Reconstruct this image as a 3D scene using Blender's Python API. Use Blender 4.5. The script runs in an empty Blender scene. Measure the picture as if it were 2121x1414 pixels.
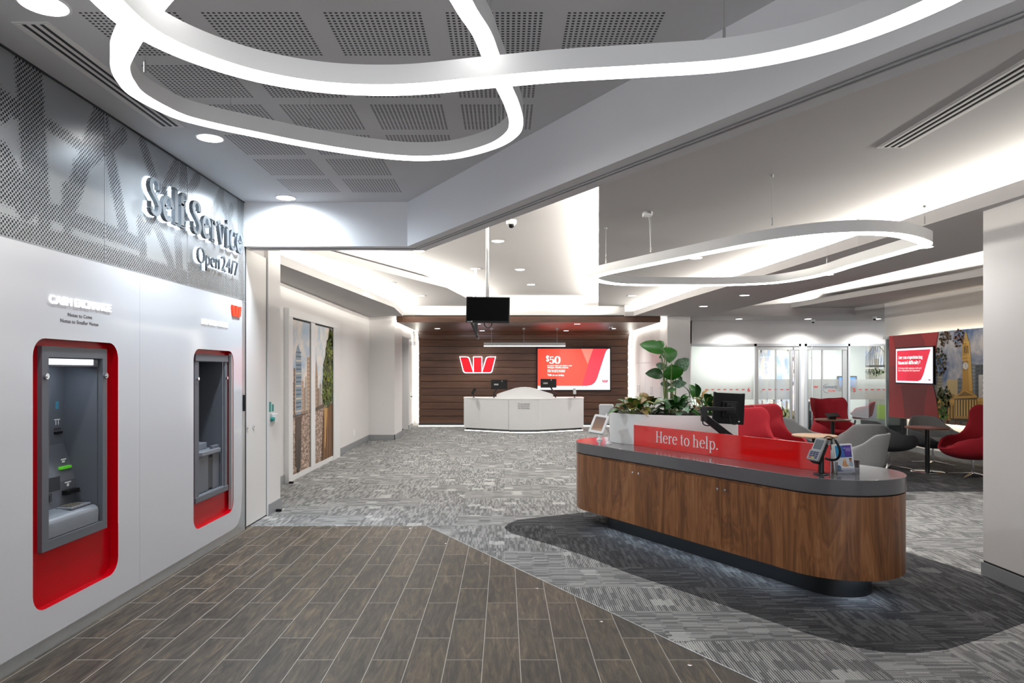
import bpy, bmesh, math, random
from mathutils import Vector, Matrix
from mathutils.geometry import tessellate_polygon
R = math.radians
rnd = random.Random(7)
C = bpy.context.scene.collection
scene = bpy.context.scene

# ------------------------------------------------------------------ camera
F, CX, CY, H = 1420.0, 1045.0, 768.0, 1.575      # focal length (px), principal point, eye height (m)
cam_d = bpy.data.cameras.new('camera'); cam = bpy.data.objects.new('camera', cam_d); C.objects.link(cam)
cam.location = (0, 0, H); cam.rotation_euler = (R(90), 0, 0)
cam_d.sensor_fit = 'HORIZONTAL'; cam_d.sensor_width = 36.0
cam_d.lens = F / 2121.0 * 36.0
cam_d.shift_x = (1060.5 - CX) / 2121.0
cam_d.shift_y = (CY - 707.0) / 2121.0
cam_d.clip_start = 0.05; cam_d.clip_end = 100
scene.camera = cam
# ------------------------------------------------------------------ world, exposure
w = bpy.data.worlds.new('world'); scene.world = w; w.use_nodes = True
w.node_tree.nodes['Background'].inputs[0].default_value = (0.93, 0.96, 1.0, 1)
w.node_tree.nodes['Background'].inputs[1].default_value = 2.15
scene.view_settings.view_transform = 'Standard'; scene.view_settings.look = 'None'
scene.view_settings.gamma = 1.0; scene.view_settings.use_curve_mapping = False
scene.view_settings.exposure = 0.0
cy = scene.cycles
cy.use_denoising = True; cy.max_bounces = 7; cy.diffuse_bounces = 4; cy.glossy_bounces = 3
cy.transmission_bounces = 6; cy.transparent_max_bounces = 10; cy.caustics_reflective = False; cy.caustics_refractive = False
cy.sample_clamp_indirect = 4.0; cy.use_adaptive_sampling = True; cy.adaptive_threshold = 0.02
# light levels (W), one place to tune
COVE_W = 62.0
SPOT_W = 105.0
LOOP_E = 8.5
SLOT_E = 9.0

# ------------------------------------------------------------------ material helpers
def lin(c):
    return tuple((x / 12.92 if x <= 0.04045 else ((x + 0.055) / 1.055) ** 2.4) for x in c)
def hx(s):
    return lin(tuple(int(s[i:i + 2], 16) / 255 for i in (0, 2, 4)))
def mat(name, col, rough=0.6, metal=0.0, emit=None, es=0.0, coat=0.0, spec=0.5, trans=0.0, alpha=1.0, var=0.04, vs=6.0, bump=0.0, bs=200.0):
    m = bpy.data.materials.new(name); m.use_nodes = True; nt = m.node_tree; b = nt.nodes['Principled BSDF']
    if isinstance(col, str): col = hx(col)
    b.inputs['Base Color'].default_value = (*col, 1)
    b.inputs['Roughness'].default_value = rough; b.inputs['Metallic'].default_value = metal
    b.inputs['Specular IOR Level'].default_value = spec
    b.inputs['Coat Weight'].default_value = coat; b.inputs['Coat Roughness'].default_value = 0.04
    b.inputs['Transmission Weight'].default_value = trans; b.inputs['Alpha'].default_value = alpha
    if emit is not None:
        if isinstance(emit, str): emit = hx(emit)
        b.inputs['Emission Color'].default_value = (*emit, 1); b.inputs['Emission Strength'].default_value = es
    elif var > 0:
        tc = nt.nodes.new('ShaderNodeTexCoord'); n = nt.nodes.new('ShaderNodeTexNoise')
        n.inputs['Scale'].default_value = vs; n.inputs['Detail'].default_value = 4
        mx = nt.nodes.new('ShaderNodeMix'); mx.data_type = 'RGBA'
        mx.inputs[6].default_value = (*[max(0, c * (1 - var)) for c in col], 1)
        mx.inputs[7].default_value = (*[min(1, c * (1 + var)) for c in col], 1)
        nt.links.new(tc.outputs['Object'], n.inputs['Vector']); nt.links.new(n.outputs['Fac'], mx.inputs[0])
        nt.links.new(mx.outputs[2], b.inputs['Base Color'])
        if bump > 0:
            n2 = nt.nodes.new('ShaderNodeTexNoise'); n2.inputs['Scale'].default_value = bs
            bp = nt.nodes.new('ShaderNodeBump'); bp.inputs['Strength'].default_value = bump; bp.inputs['Distance'].default_value = 0.002
            nt.links.new(tc.outputs['Object'], n2.inputs['Vector']); nt.links.new(n2.outputs['Fac'], bp.inputs['Height']); nt.links.new(bp.outputs[0], b.inputs['Normal'])
    return m
class NT:
    "tiny node-graph writer"
    def __init__(s, m):
        s.m = m; m.use_nodes = True; s.nt = m.node_tree; s.b = s.nt.nodes['Principled BSDF']
    def n(s, t, **k):
        o = s.nt.nodes.new(t)
        for a, v in k.items(): setattr(o, a, v)
        return o
    def set(s, node, key, v):
        if hasattr(v, 'is_output') or isinstance(v, bpy.types.NodeSocket): s.nt.links.new(v, node.inputs[key])
        else:
            if isinstance(v, tuple) and len(v) == 3 and node.inputs[key].type == 'RGBA': v = (*v, 1)
            node.inputs[key].default_value = v
    def math(s, op, a, b=None, c=None):
        o = s.n('ShaderNodeMath', operation=op); s.set(o, 0, a)
        if b is not None: s.set(o, 1, b)
        if c is not None: s.set(o, 2, c)
        return o.outputs[0]
    def mix(s, f, a, b):
        o = s.n('ShaderNodeMix', data_type='RGBA'); s.set(o, 0, f); s.set(o, 6, a); s.set(o, 7, b); return o.outputs[2]
    def comb(s, x, y, z=0.0):
        o = s.n('ShaderNodeCombineXYZ'); s.set(o, 0, x); s.set(o, 1, y); s.set(o, 2, z); return o.outputs[0]
    def sep(s, v):
        o = s.n('ShaderNodeSeparateXYZ'); s.set(o, 0, v); return o.outputs
    def noise(s, v, scale, detail=3.0, rough=0.5, dist=0.0):
        o = s.n('ShaderNodeTexNoise'); s.set(o, 'Vector', v); s.set(o, 'Scale', scale); s.set(o, 'Detail', detail)
        s.set(o, 'Roughness', rough); s.set(o, 'Distortion', dist); return o.outputs['Fac']
    def white(s, v):
        o = s.n('ShaderNodeTexWhiteNoise'); o.noise_dimensions = '3D'; s.set(o, 'Vector', v); return o.outputs['Value']
    def ramp(s, f, stops):
        o = s.n('ShaderNodeValToRGB'); s.set(o, 0, f); e = o.color_ramp.elements
        while len(e) < len(stops): e.new(0.5)
        for i, (p, c) in enumerate(stops): e[i].position = p; e[i].color = (*c, 1)
        return o.outputs[0]
    def pos(s): return s.n('ShaderNodeNewGeometry').outputs['Position']
    def obj(s): return s.n('ShaderNodeTexCoord').outputs['Object']
    def bump(s, h, st=0.3, d=0.002):
        o = s.n('ShaderNodeBump'); s.set(o, 'Height', h); s.set(o, 'Strength', st); s.set(o, 'Distance', d); s.nt.links.new(o.outputs[0], s.b.inputs['Normal'])

M = {}
M['ceiling'] = mat('ceiling_paint', (0.49, 0.475, 0.475), 0.9, var=0.015, vs=2)
M['ceiling_front'] = mat('front_ceiling_paint', (0.64, 0.63, 0.64), 0.9, var=0.015, vs=2)
M['bulkhead'] = mat('bulkhead_paint', (0.86, 0.86, 0.88), 0.75, var=0.01, vs=2)
M['wall'] = mat('wall_paint', (0.80, 0.78, 0.77), 0.75, var=0.015, vs=2)
M['wall_gloss'] = mat('white_laminate', (0.80, 0.78, 0.76), 0.35, var=0.01)
M['skirt'] = mat('grey_skirting', (0.27, 0.28, 0.29), 0.45, var=0.03)
M['gap'] = mat('dark_gap', (0.012, 0.013, 0.016), 0.7)
M['acrylic'] = mat('gloss_white_panel', (0.66, 0.66, 0.69), 0.08, spec=0.3, var=0.008, vs=1.5)
M['white'] = mat('white_enamel', (0.82, 0.82, 0.82), 0.35, var=0.01)
M['corian'] = mat('white_solid_surface', (0.93, 0.93, 0.92), 0.3, var=0.01)
M['aluminium'] = mat('brushed_aluminium', (0.58, 0.60, 0.61), 0.34, metal=0.75, var=0.05, vs=40)
M['frame_grey'] = mat('grey_door_frame', (0.42, 0.43, 0.43), 0.4, metal=0.4, var=0.03)
M['chrome'] = mat('chrome', (0.75, 0.75, 0.77), 0.12, metal=1.0, var=0.02)
M['black'] = mat('black_plastic', (0.006, 0.006, 0.007), 0.4, var=0.1, spec=0.25)
M['black_metal'] = mat('black_metal', (0.015, 0.015, 0.017), 0.3, metal=0.3, var=0.1)
M['screen_off'] = mat('blank_screen', (0.0015, 0.0015, 0.002), 0.35, var=0, spec=0.05)
M['red_gloss'] = mat('red_gloss_panel', (0.46, 0.0005, 0.006), 0.2, spec=0.2, var=0.02)
M['red_glass'] = mat('red_back_painted_glass', (0.85, 0.012, 0.012), 0.06, coat=1.0, var=0.01)
M['red_sign'] = mat('red_sign_face', (0.62, 0.0, 0.012), 0.4, emit=(0.75, 0.0, 0.01), es=0.55)
M['white_lit'] = mat('white_sign_light', (1, 1, 1), 0.5, emit=(0.94, 0.97, 1.0), es=1.7)
M['halo'] = mat('blue_white_sign_light', (1, 1, 1), 0.5, emit=(0.66, 0.83, 1.0), es=8.5)
M['letter'] = mat('letter_metal', (0.075, 0.082, 0.09), 0.5, metal=0.0, var=0.03)
M['led'] = mat('lit_diffuser', (1, 1, 1), 0.5, emit=(1.0, 0.985, 0.96), es=LOOP_E)
M['led_bright'] = mat('lit_diffuser_bright', (1, 1, 1), 0.5, emit=(1.0, 0.985, 0.96), es=13.0)
M['lamp'] = mat('lit_downlight_lens', (1, 1, 1), 0.5, emit=(1.0, 0.99, 0.96), es=9.0)
M['strip'] = mat('lit_led_strip', (1, 1, 1), 0.5, emit=(1.0, 0.96, 0.86), es=SLOT_E)
M['atm'] = mat('atm_grey_plastic', (0.105, 0.115, 0.135), 0.45, var=0.03, bump=0.05)
M['atm_light'] = mat('atm_light_grey', (0.16, 0.175, 0.20), 0.4, var=0.03)
M['atm_dark'] = mat('atm_dark_slot', (0.03, 0.033, 0.04), 0.5)
M['green'] = mat('green_slot', (0.10, 0.5, 0.03), 0.3, emit=(0.12, 0.6, 0.02), es=0.25)
M['blue_sticker'] = mat('blue_sticker', (0.05, 0.25, 0.38), 0.4)
M['counter'] = mat('grey_counter_top', (0.105, 0.102, 0.110), 0.16, coat=0.35, var=0.03, vs=30)
M['plinth_black'] = mat('black_plinth', (0.008, 0.009, 0.010), 0.35, var=0.2, vs=50)
M['red_fabric'] = mat('red_wool', (0.28, 0.001, 0.010), 0.85, var=0.12, vs=60, bump=0.4, bs=400)
M['grey_fabric'] = mat('grey_wool', (0.185, 0.185, 0.187), 0.9, var=0.14, vs=60, bump=0.4, bs=400)
M['char_fabric'] = mat('charcoal_wool', (0.050, 0.052, 0.056), 0.9, var=0.14, vs=60, bump=0.4, bs=400)
M['oak'] = mat('table_wood', (0.42, 0.27, 0.17), 0.4, var=0.18, vs=14)
M['soil'] = mat('potting_soil', (0.012, 0.010, 0.008), 0.95, var=0.5, vs=60, bump=0.8, bs=80)
M['leaf'] = mat('glossy_leaf', (0.014, 0.105, 0.005), 0.35, var=0.45, vs=18)
M['leaf_dark'] = mat('dark_leaf', (0.008, 0.055, 0.007), 0.4, var=0.45, vs=20)
M['leaf_blue'] = mat('grey_green_leaf', (0.12, 0.24, 0.14), 0.35, var=0.5, vs=30)
M['leaf_pink'] = mat('pink_green_leaf', (0.42, 0.22, 0.09), 0.4, var=0.65, vs=24)
M['leaf_lime'] = mat('lime_mottled_leaf', (0.20, 0.26, 0.035), 0.4, var=0.6, vs=30)
M['stem'] = mat('plant_stem', (0.16, 0.20, 0.07), 0.5, var=0.3)
M['paper'] = mat('white_paper', (0.92, 0.92, 0.92), 0.5, var=0.01)
M['navy'] = mat('navy_ink', (0.02, 0.03, 0.12), 0.5)
M['ink'] = mat('dark_ink', (0.05, 0.05, 0.055), 0.5)
M['redink'] = mat('red_ink', (0.62, 0.03, 0.02), 0.5)
M['teal'] = mat('teal_sticker', (0.0, 0.25, 0.22), 0.5)
M['wire'] = mat('steel_wire', (0.45, 0.45, 0.45), 0.35, metal=0.6)

def glass(name, col=(0.9, 0.97, 0.95), a=0.12, rough=0.02):
    m = bpy.data.materials.new(name); m.use_nodes = True; nt = m.node_tree; nt.nodes.clear()
    o = nt.nodes.new('ShaderNodeOutputMaterial'); mx = nt.nodes.new('ShaderNodeMixShader'); t = nt.nodes.new('ShaderNodeBsdfTransparent')
    g = nt.nodes.new('ShaderNodeBsdfGlossy'); g.inputs['Roughness'].default_value = rough; t.inputs[0].default_value = (*col, 1)
    fr = nt.nodes.new('ShaderNodeFresnel'); fr.inputs[0].default_value = 1.45
    ad = nt.nodes.new('ShaderNodeMath'); ad.operation = 'ADD'; ad.inputs[1].default_value = a * 0.3; nt.links.new(fr.outputs[0], ad.inputs[0])
    nt.links.new(ad.outputs[0], mx.inputs[0]); nt.links.new(t.outputs[0], mx.inputs[1]); nt.links.new(g.outputs[0], mx.inputs[2]); nt.links.new(mx.outputs[0], o.inputs[0])
    return m
M['glass'] = glass('clear_glass')
M['clear'] = glass('clear_acrylic', (0.93, 0.95, 1.0), 0.5)
def frost(name, a, col=(0.80, 0.80, 0.80)):
    m = bpy.data.materials.new(name); m.use_nodes = True; nt = m.node_tree; nt.nodes.clear()
    o = nt.nodes.new('ShaderNodeOutputMaterial'); mx = nt.nodes.new('ShaderNodeMixShader'); t = nt.nodes.new('ShaderNodeBsdfTransparent')
    ad = nt.nodes.new('ShaderNodeAddShader'); d = nt.nodes.new('ShaderNodeBsdfDiffuse'); tl = nt.nodes.new('ShaderNodeBsdfTranslucent')
    mx2 = nt.nodes.new('ShaderNodeMixShader'); mx2.inputs[0].default_value = 0.72
    for q in (d, tl): q.inputs[0].default_value = (*col, 1)
    nt.links.new(d.outputs[0], mx2.inputs[1]); nt.links.new(tl.outputs[0], mx2.inputs[2])
    mx.inputs[0].default_value = a
    nt.links.new(t.outputs[0], mx.inputs[1]); nt.links.new(mx2.outputs[0], mx.inputs[2]); nt.links.new(mx.outputs[0], o.inputs[0])
    return m
M['frost'] = frost('frosted_film', 0.52)
M['frost_light'] = frost('pale_frosted_film', 0.60, (0.94, 0.93, 0.92))

# --- carpet
def carpet(name, dark, light, amount):
    m = bpy.data.materials.new(name); g = NT(m); p = g.pos(); x, y, z = g.sep(p)
    cx = g.math('FLOOR', g.math('MULTIPLY', x, 2.0)); cyy = g.math('FLOOR', g.math('MULTIPLY', y, 2.0))
    r = g.white(g.comb(cx, cyy, 3.0)); ori = g.math('GREATER_THAN', r, 0.35); inv = g.math('SUBTRACT', 1.0, ori)
    a = g.math('ADD', g.math('MULTIPLY', x, ori), g.math('MULTIPLY', y, inv))    # across the ribs
    b = g.math('ADD', g.math('MULTIPLY', y, ori), g.math('MULTIPLY', x, inv))    # along the ribs
    N_ = 70.0
    st = g.math('ABSOLUTE', g.math('SUBTRACT', g.math('FRACT', g.math('MULTIPLY', a, N_)), 0.5))
    st = g.math('MULTIPLY_ADD', g.math('SUBTRACT', st, 0.27), 5.0, 0.5); st = g.math('MINIMUM', g.math('MAXIMUM', st, 0.0), 1.0)
    ca = g.math('FLOOR', g.math('MULTIPLY', a, N_)); b2 = g.math('ADD', g.math('MULTIPLY', b, 8.0), g.math('MULTIPLY', g.white(g.comb(ca, 1.0, cx)), 0.35))
    dash = g.white(g.comb(ca, g.math('FLOOR', b2), cyy))
    ba = g.math('FLOOR', g.math('MULTIPLY', a, 7.0)); bb = g.math('FLOOR', b2)
    blk = g.white(g.comb(ba, bb, 9.0)); nz = g.noise(p, 1.1, 4.0, .6)
    k = g.math('MULTIPLY', st, g.math('ADD', g.math('MULTIPLY', g.math('POWER', dash, 2.0), 1.15), 0.12))
    k = g.math('MULTIPLY', k, g.math('ADD', g.math('MULTIPLY', blk, 0.55), g.math('MULTIPLY', nz, 1.15)))
    k = g.math('ADD', k, g.math('MULTIPLY', g.math('GREATER_THAN', blk, 0.955), 0.25))
    fz = g.noise(p, 300.0, 1.0); k = g.math('ADD', k, g.math('MULTIPLY', g.math('SUBTRACT', fz, 0.45), 0.8))
    k = g.math('MULTIPLY', k, amount); k = g.math('MINIMUM', g.math('MAXIMUM', k, 0.0), 1.0)
    g.set(g.b, 'Base Color', g.mix(k, dark, light)); g.b.inputs['Roughness'].default_value = 0.95
    g.b.inputs['Specular IOR Level'].default_value = 0.1
    g.bump(k, 0.25, 0.003); return m
M['carpet'] = carpet('patterned_grey_carpet', (0.068, 0.069, 0.073), (0.52, 0.515, 0.50), 1.65)
M['carpet_dark'] = carpet('charcoal_carpet', (0.016, 0.016, 0.019), (0.17, 0.168, 0.17), 1.0)
# --- plank tiles
def planks():
    m = bpy.data.materials.new('wood_look_plank_tiles'); g = NT(m); p = g.pos(); x, y, z = g.sep(p)
    v = g.comb(g.math('ADD', y, -3.73 + 0.611 * 20), g.math('ADD', x, 0.118 + 0.202 * 20))
    br = g.n('ShaderNodeTexBrick'); br.offset = 0.5; br.offset_frequency = 2; br.squash = 1.0
    g.set(br, 'Vector', v); g.set(br, 'Scale', 1.0); g.set(br, 'Brick Width', 0.611); g.set(br, 'Row Height', 0.202)
    g.set(br, 'Mortar Size', 0.0019); g.set(br, 'Mortar Smooth', 0.0); g.set(br, 'Bias', 0.0)
    g.set(br, 'Color1', (0.0, 0, 0)); g.set(br, 'Color2', (1.0, 1, 1)); g.set(br, 'Mortar', (0.5, 0.5, 0.5))
    rv = g.white(g.comb(g.math('FLOOR', g.math('DIVIDE', g.math('ADD', x, 0.118), 0.202)), br.outputs['Color'], 1.0))
    gr = g.noise(g.comb(g.math('MULTIPLY', x, 16.0), g.math('MULTIPLY', y, 2.2), g.math('MULTIPLY', rv, 30.0)), 1.0, 8.0, 0.68, 1.6)
    gr2 = g.noise(g.comb(g.math('MULTIPLY', x, 70.0), g.math('MULTIPLY', y, 5.0), g.math('MULTIPLY', rv, 11.0)), 1.0, 4.0, 0.7, 0.8)
    f = g.math('ADD', g.math('MULTIPLY', gr, 0.75), g.math('MULTIPLY', gr2, 0.25)); f = g.math('ADD', f, g.math('MULTIPLY', g.math('SUBTRACT', rv, 0.5), 0.08))
    c = g.ramp(f, [(0.34, (0.019, 0.015, 0.012)), (0.46, (0.043, 0.034, 0.026)), (0.56, (0.080, 0.062, 0.044)), (0.68, (0.16, 0.12, 0.076))])
    mort = g.mix(br.outputs['Fac'], c, (0.42, 0.40, 0.37)); g.set(g.b, 'Base Color', mort)
    g.b.inputs['Roughness'].default_value = 0.5; g.b.inputs['Specular IOR Level'].default_value = 0.3; g.bump(g.math('SUBTRACT', gr2, br.outputs['Fac']), 0.15, 0.002); return m
M['planks'] = planks()
# --- wood veneers
def veneer(name, along, cols, sc=1.0, rough=0.35, dist=2.5):
    m = bpy.data.materials.new(name); g = NT(m); p = g.obj(); x, y, z = g.sep(p)
    if along == 'Z': v = g.comb(g.math('MULTIPLY', x, 5.5 * sc), g.math('MULTIPLY', y, 5.5 * sc), g.math('MULTIPLY', z, 0.75 * sc))
    else: v = g.comb(g.math('MULTIPLY', x, 0.9 * sc), g.math('MULTIPLY', y, 8 * sc), g.math('MULTIPLY', z, 9 * sc))
    n1 = g.noise(v, 1.0, 2.0, 0.45, dist)
    rings = g.math('FRACT', g.math('MULTIPLY', n1, 9.0)); rings = g.math('ABSOLUTE', g.math('SUBTRACT', rings, 0.5))
    if along == 'Z': v2 = g.comb(g.math('MULTIPLY', x, 60.0), g.math('MULTIPLY', y, 60.0), g.math('MULTIPLY', z, 2.0))
    else: v2 = g.comb(g.math('MULTIPLY', x, 2.0), g.math('MULTIPLY', y, 60.0), g.math('MULTIPLY', z, 60.0))
    n2 = g.noise(v2, 1.0, 5.0, 0.6, 0.4)
    f = g.math('ADD', g.math('MULTIPLY', n1, 0.55), g.math('ADD', g.math('MULTIPLY', rings, 0.20), g.math('MULTIPLY', n2, 0.32)))
    g.set(g.b, 'Base Color', g.ramp(f, cols)); g.b.inputs['Roughness'].default_value = rough
    g.bump(n2, 0.06, 0.001); return m
M['walnut'] = veneer('walnut_veneer', 'Z', [(0.28, (0.085, 0.029, 0.010)), (0.44, (0.175, 0.066, 0.022)), (0.56, (0.275, 0.112, 0.040)), (0.72, (0.39, 0.18, 0.072))])
M['walnut_wall'] = veneer('dark_walnut_boards', 'X', [(0.25, (0.048, 0.020, 0.012)), (0.48, (0.088, 0.039, 0.022)), (0.60, (0.115, 0.054, 0.030)), (0.80, (0.16, 0.078, 0.044))], .6, 0.38, .6)
M['table_edge'] = mat('table_dark_wood', (0.13, 0.045, 0.022), 0.35, var=0.2, vs=14)
# --- perforated sheets
def perforated(name, base, pitch_attr):
    m = bpy.data.materials.new(name); g = NT(m)
    if pitch_attr == 'uv':            # square holes, 18 x 18 per panel
        uv = g.n('ShaderNodeUVMap').outputs[0]; x, y, z = g.sep(uv)
        fx = g.math('ABSOLUTE', g.math('SUBTRACT', g.math('FRACT', g.math('MULTIPLY', x, 18.0)), 0.5))
        fy = g.math('ABSOLUTE', g.math('SUBTRACT', g.math('FRACT', g.math('MULTIPLY', y, 18.0)), 0.5))
        hole = g.math('MULTIPLY', g.math('LESS_THAN', fx, 0.27), g.math('LESS_THAN', fy, 0.24))
        g.b.inputs['Roughness'].default_value = 0.9
    else:                             # round holes on a staggered grid whose size follows the printed picture
        p = g.pos(); x, y, z = g.sep(p)
        a = g.math('MULTIPLY', g.math('ADD', y, z), 38.0); b = g.math('MULTIPLY', g.math('SUBTRACT', y, z), 38.0)
        fa = g.math('SUBTRACT', g.math('FRACT', a), 0.5); fb = g.math('SUBTRACT', g.math('FRACT', b), 0.5)
        d = g.math('SQRT', g.math('ADD', g.math('MULTIPLY', fa, fa), g.math('MULTIPLY', fb, fb)))
        at = g.n('ShaderNodeAttribute'); at.attribute_name = 'perforation'
        rr = g.white(g.comb(g.math('FLOOR', a), g.math('FLOOR', b), 2.0))
        rad = g.math('MULTIPLY', g.math('MINIMUM', g.math('MAXIMUM', g.math('ADD', at.outputs['Fac'], g.math('MULTIPLY', g.math('SUBTRACT', rr, 0.5), 0.25)), 0.0), 1.0), 0.38)
        hole = g.math('LESS_THAN', d, rad)
        g.b.inputs['Metallic'].default_value = 0.55; g.b.inputs['Roughness'].default_value = 0.27
    g.set(g.b, 'Base Color', g.mix(hole, base, (0.012, 0.014, 0.018)))
    return m
M['perf_ceiling'] = perforated('perforated_ceiling_tile', (0.64, 0.63, 0.64), 'uv')
M['perf_metal'] = perforated('perforated_grey_metal', (0.36, 0.375, 0.39), 'attr')

# ------------------------------------------------------------------ geometry helpers
def at(u, v, Z):
    "plan position of a point of known height from its sight line (u, v)"
    Y = F * (H - Z) / (v - CY); return ((u - CX) * Y / F, Y)
def xz(u, v, Y):
    return ((u - CX) * Y / F, H + (CY - v) * Y / F)
class MB:
    def __init__(s): s.bm = bmesh.new(); s.uvl = None
    def face(s, pts, mi=0, uv=None):
        vs = [s.bm.verts.new(p) for p in pts]
        try: f = s.bm.faces.new(vs)
        except ValueError: return None
        f.material_index = mi
        if uv:
            if s.uvl is None: s.uvl = s.bm.loops.layers.uv.new('UVMap')
            for l, q in zip(f.loops, uv): l[s.uvl].uv = q
        return f
    def box(s, x0, x1, y0, y1, z0, z1, mi=0, mx=None):
        c = [(x, y, z) for z in (z0, z1) for y in (y0, y1) for x in (x0, x1)]
        vs = [s.bm.verts.new(mx @ Vector(p) if mx else p) for p in c]
        for q in ((0, 2, 3, 1), (4, 5, 7, 6), (0, 1, 5, 4), (2, 6, 7, 3), (0, 4, 6, 2), (1, 3, 7, 5)):
            s.bm.faces.new([vs[i] for i in q]).material_index = mi
        return s
    def prism(s, pts, z0, z1, mi=0, mt=None, mbm=None, mx=None):
        T = (lambda p: mx @ Vector(p)) if mx else (lambda p: p)
        a = [s.bm.verts.new(T((x, y, z0))) for x, y in pts]; b = [s.bm.verts.new(T((x, y, z1))) for x, y in pts]; n = len(pts)
        s.bm.faces.new(a[::-1]).material_index = mi if mbm is None else mbm
        s.bm.faces.new(b).material_index = mi if mt is None else mt
        for i in range(n): s.bm.faces.new((a[i], a[(i + 1) % n], b[(i + 1) % n], b[i])).material_index = mi
        return s
    def plate(s, loops, f, mi=0):
        "flat sheet with holes; f maps 2D to 3D"
        fl = [Vector((p[0], p[1], 0)) for l in loops for p in l]
        vs = [s.bm.verts.new(f(p.x, p.y)) for p in fl]
        for t in tessellate_polygon([[Vector((p[0], p[1], 0)) for p in l] for l in loops]):
            try: s.bm.faces.new([vs[i] for i in t]).material_index = mi
            except ValueError: pass
        return s
    def wallstrip(s, loop, f0, f1, mi=0):
        n = len(loop); a = [s.bm.verts.new(f0(*p)) for p in loop]; b = [s.bm.verts.new(f1(*p)) for p in loop]
        for i in range(n): s.bm.faces.new((a[i], a[(i + 1) % n], b[(i + 1) % n], b[i])).material_index = mi
        return s
    def rings(s, rs, closed=False, caps=True, mi=0):
        R_ = [[s.bm.verts.new(p) for p in r] for r in rs]; n = len(rs[0])
        for i in range(len(R_) - (0 if closed else 1)):
            A, B = R_[i], R_[(i + 1) % len(R_)]
            for j in range(n): s.bm.faces.new((A[j], A[(j + 1) % n], B[(j + 1) % n], B[j])).material_index = mi
        if caps and not closed:
            s.bm.faces.new(R_[0][::-1]).material_index = mi; s.bm.faces.new(R_[-1]).material_index = mi
        return s
    def tube(s, path, r, n=8, closed=False, mi=0):
        path = [Vector(p) for p in path]; m = len(path); rs = []; up = None
        for i, p in enumerate(path):
            a = path[i - 1] if (i > 0 or closed) else p; b = path[(i + 1) % m] if (i < m - 1 or closed) else p
            t = (b - a).normalized()
            if up is None:
                up = Vector((0, 0, 1)) if abs(t.z) < 0.9 else Vector((1, 0, 0))
            up = (up - t * up.dot(t)).normalized(); sd = t.cross(up)
            rr = r[i] if isinstance(r, (list, tuple)) else r
            rs.append([p + (up * math.cos(q) + sd * math.sin(q)) * rr for q in [2 * math.pi * k / n for k in range(n)]])
        return s.rings(rs, closed, True, mi)
    def lathe(s, prof, c=(0, 0, 0), n=24, mi=0):
        rs = [[(c[0] + max(r, 1e-4) * math.cos(2 * math.pi * k / n), c[1] + max(r, 1e-4) * math.sin(2 * math.pi * k / n), c[2] + z) for k in range(n)] for r, z in prof]
        return s.rings(rs, False, True, mi)
    def build(s, name, mats, parent=None, local=False, smooth=False, bevel=0.0, angle=35):
        me = bpy.data.meshes.new(name); bm = s.bm
        bmesh.ops.recalc_face_normals(bm, faces=bm.faces) if not getattr(s, 'keep', False) else None
        bm.to_mesh(me); bm.free()
        if not isinstance(mats, (list, tuple)): mats = [mats]
        for q in mats: me.materials.append(M[q] if isinstance(q, str) else q)
        o = bpy.data.objects.new(name, me); C.objects.link(o)
        if parent is not None:
            o.parent = parent
            if not local:
                root = parent; chain = Matrix.Identity(4)
                while root is not None:
                    chain = root.matrix_basis @ chain; root = root.parent
                me.transform(chain.inverted())
        elif not local and len(me.vertices):
            xs = [v.co for v in me.vertices]
            c = Vector(((min(p.x for p in xs) + max(p.x for p in xs)) / 2, (min(p.y for p in xs) + max(p.y for p in xs)) / 2, min(p.z for p in xs)))
            me.transform(Matrix.Translation(-c)); o.location = c
        if smooth:
            me.polygons.foreach_set('use_smooth', [True] * len(me.polygons)); me.set_sharp_from_angle(angle=R(angle))
        if bevel > 0:
            b = o.modifiers.new('bevel', 'BEVEL'); b.width = bevel; b.segments = 3; b.limit_method = 'ANGLE'; b.angle_limit = R(40)
            b.harden_normals = False
        return o
def tag(o, label, cat, group=None):
    o['label'] = label; o['category'] = cat
    if group: o['group'] = group
    return o
def thing(name, loc, label, cat, rz=0.0, group=None):
    o = bpy.data.objects.new(name, None); C.objects.link(o); o.empty_display_size = 0.1
    o.location = loc; o.rotation_euler = (0, 0, rz); return tag(o, label, cat, group)
def struct(o, label, cat='wall'):
    o['kind'] = 'structure'; o['label'] = label; o['category'] = cat; return o
def copy_tree(o, parent=None):
    c = o.copy(); C.objects.link(c); c.parent = parent
    for ch in [q for q in bpy.data.objects if q.parent == o]: copy_tree(ch, c)
    return c
def child_map():
    pass
def area_light(name, loc, dirv, xdir, sx, sy, power, col=(1, 0.97, 0.9), parent=None, spread=math.pi):
    l = bpy.data.lights.new(name, 'AREA'); l.shape = 'RECTANGLE'; l.size = sx; l.size_y = sy; l.energy = power; l.color = col; l.spread = spread
    o = bpy.data.objects.new(name, l); C.objects.link(o)
    z = -Vector(dirv).normalized(); x = Vector(xdir).normalized(); y = z.cross(x).normalized(); x = y.cross(z)
    m = Matrix((x, y, z)).transposed().to_4x4(); m.translation = Vector(loc)
    if parent: o.parent = parent; m = parent.matrix_basis.inverted() @ m
    o.matrix_basis = m; return o
def rrect(x0, x1, y0, y1, r, n=6):
    out = []
    for cx_, cy_, a in ((x1 - r, y0 + r, -90), (x1 - r, y1 - r, 0), (x0 + r, y1 - r, 90), (x0 + r, y0 + r, 180)):
        for k in range(n + 1):
            q = R(a + 90 * k / n); out.append((cx_ + r * math.cos(q), cy_ + r * math.sin(q)))
    return out
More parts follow.
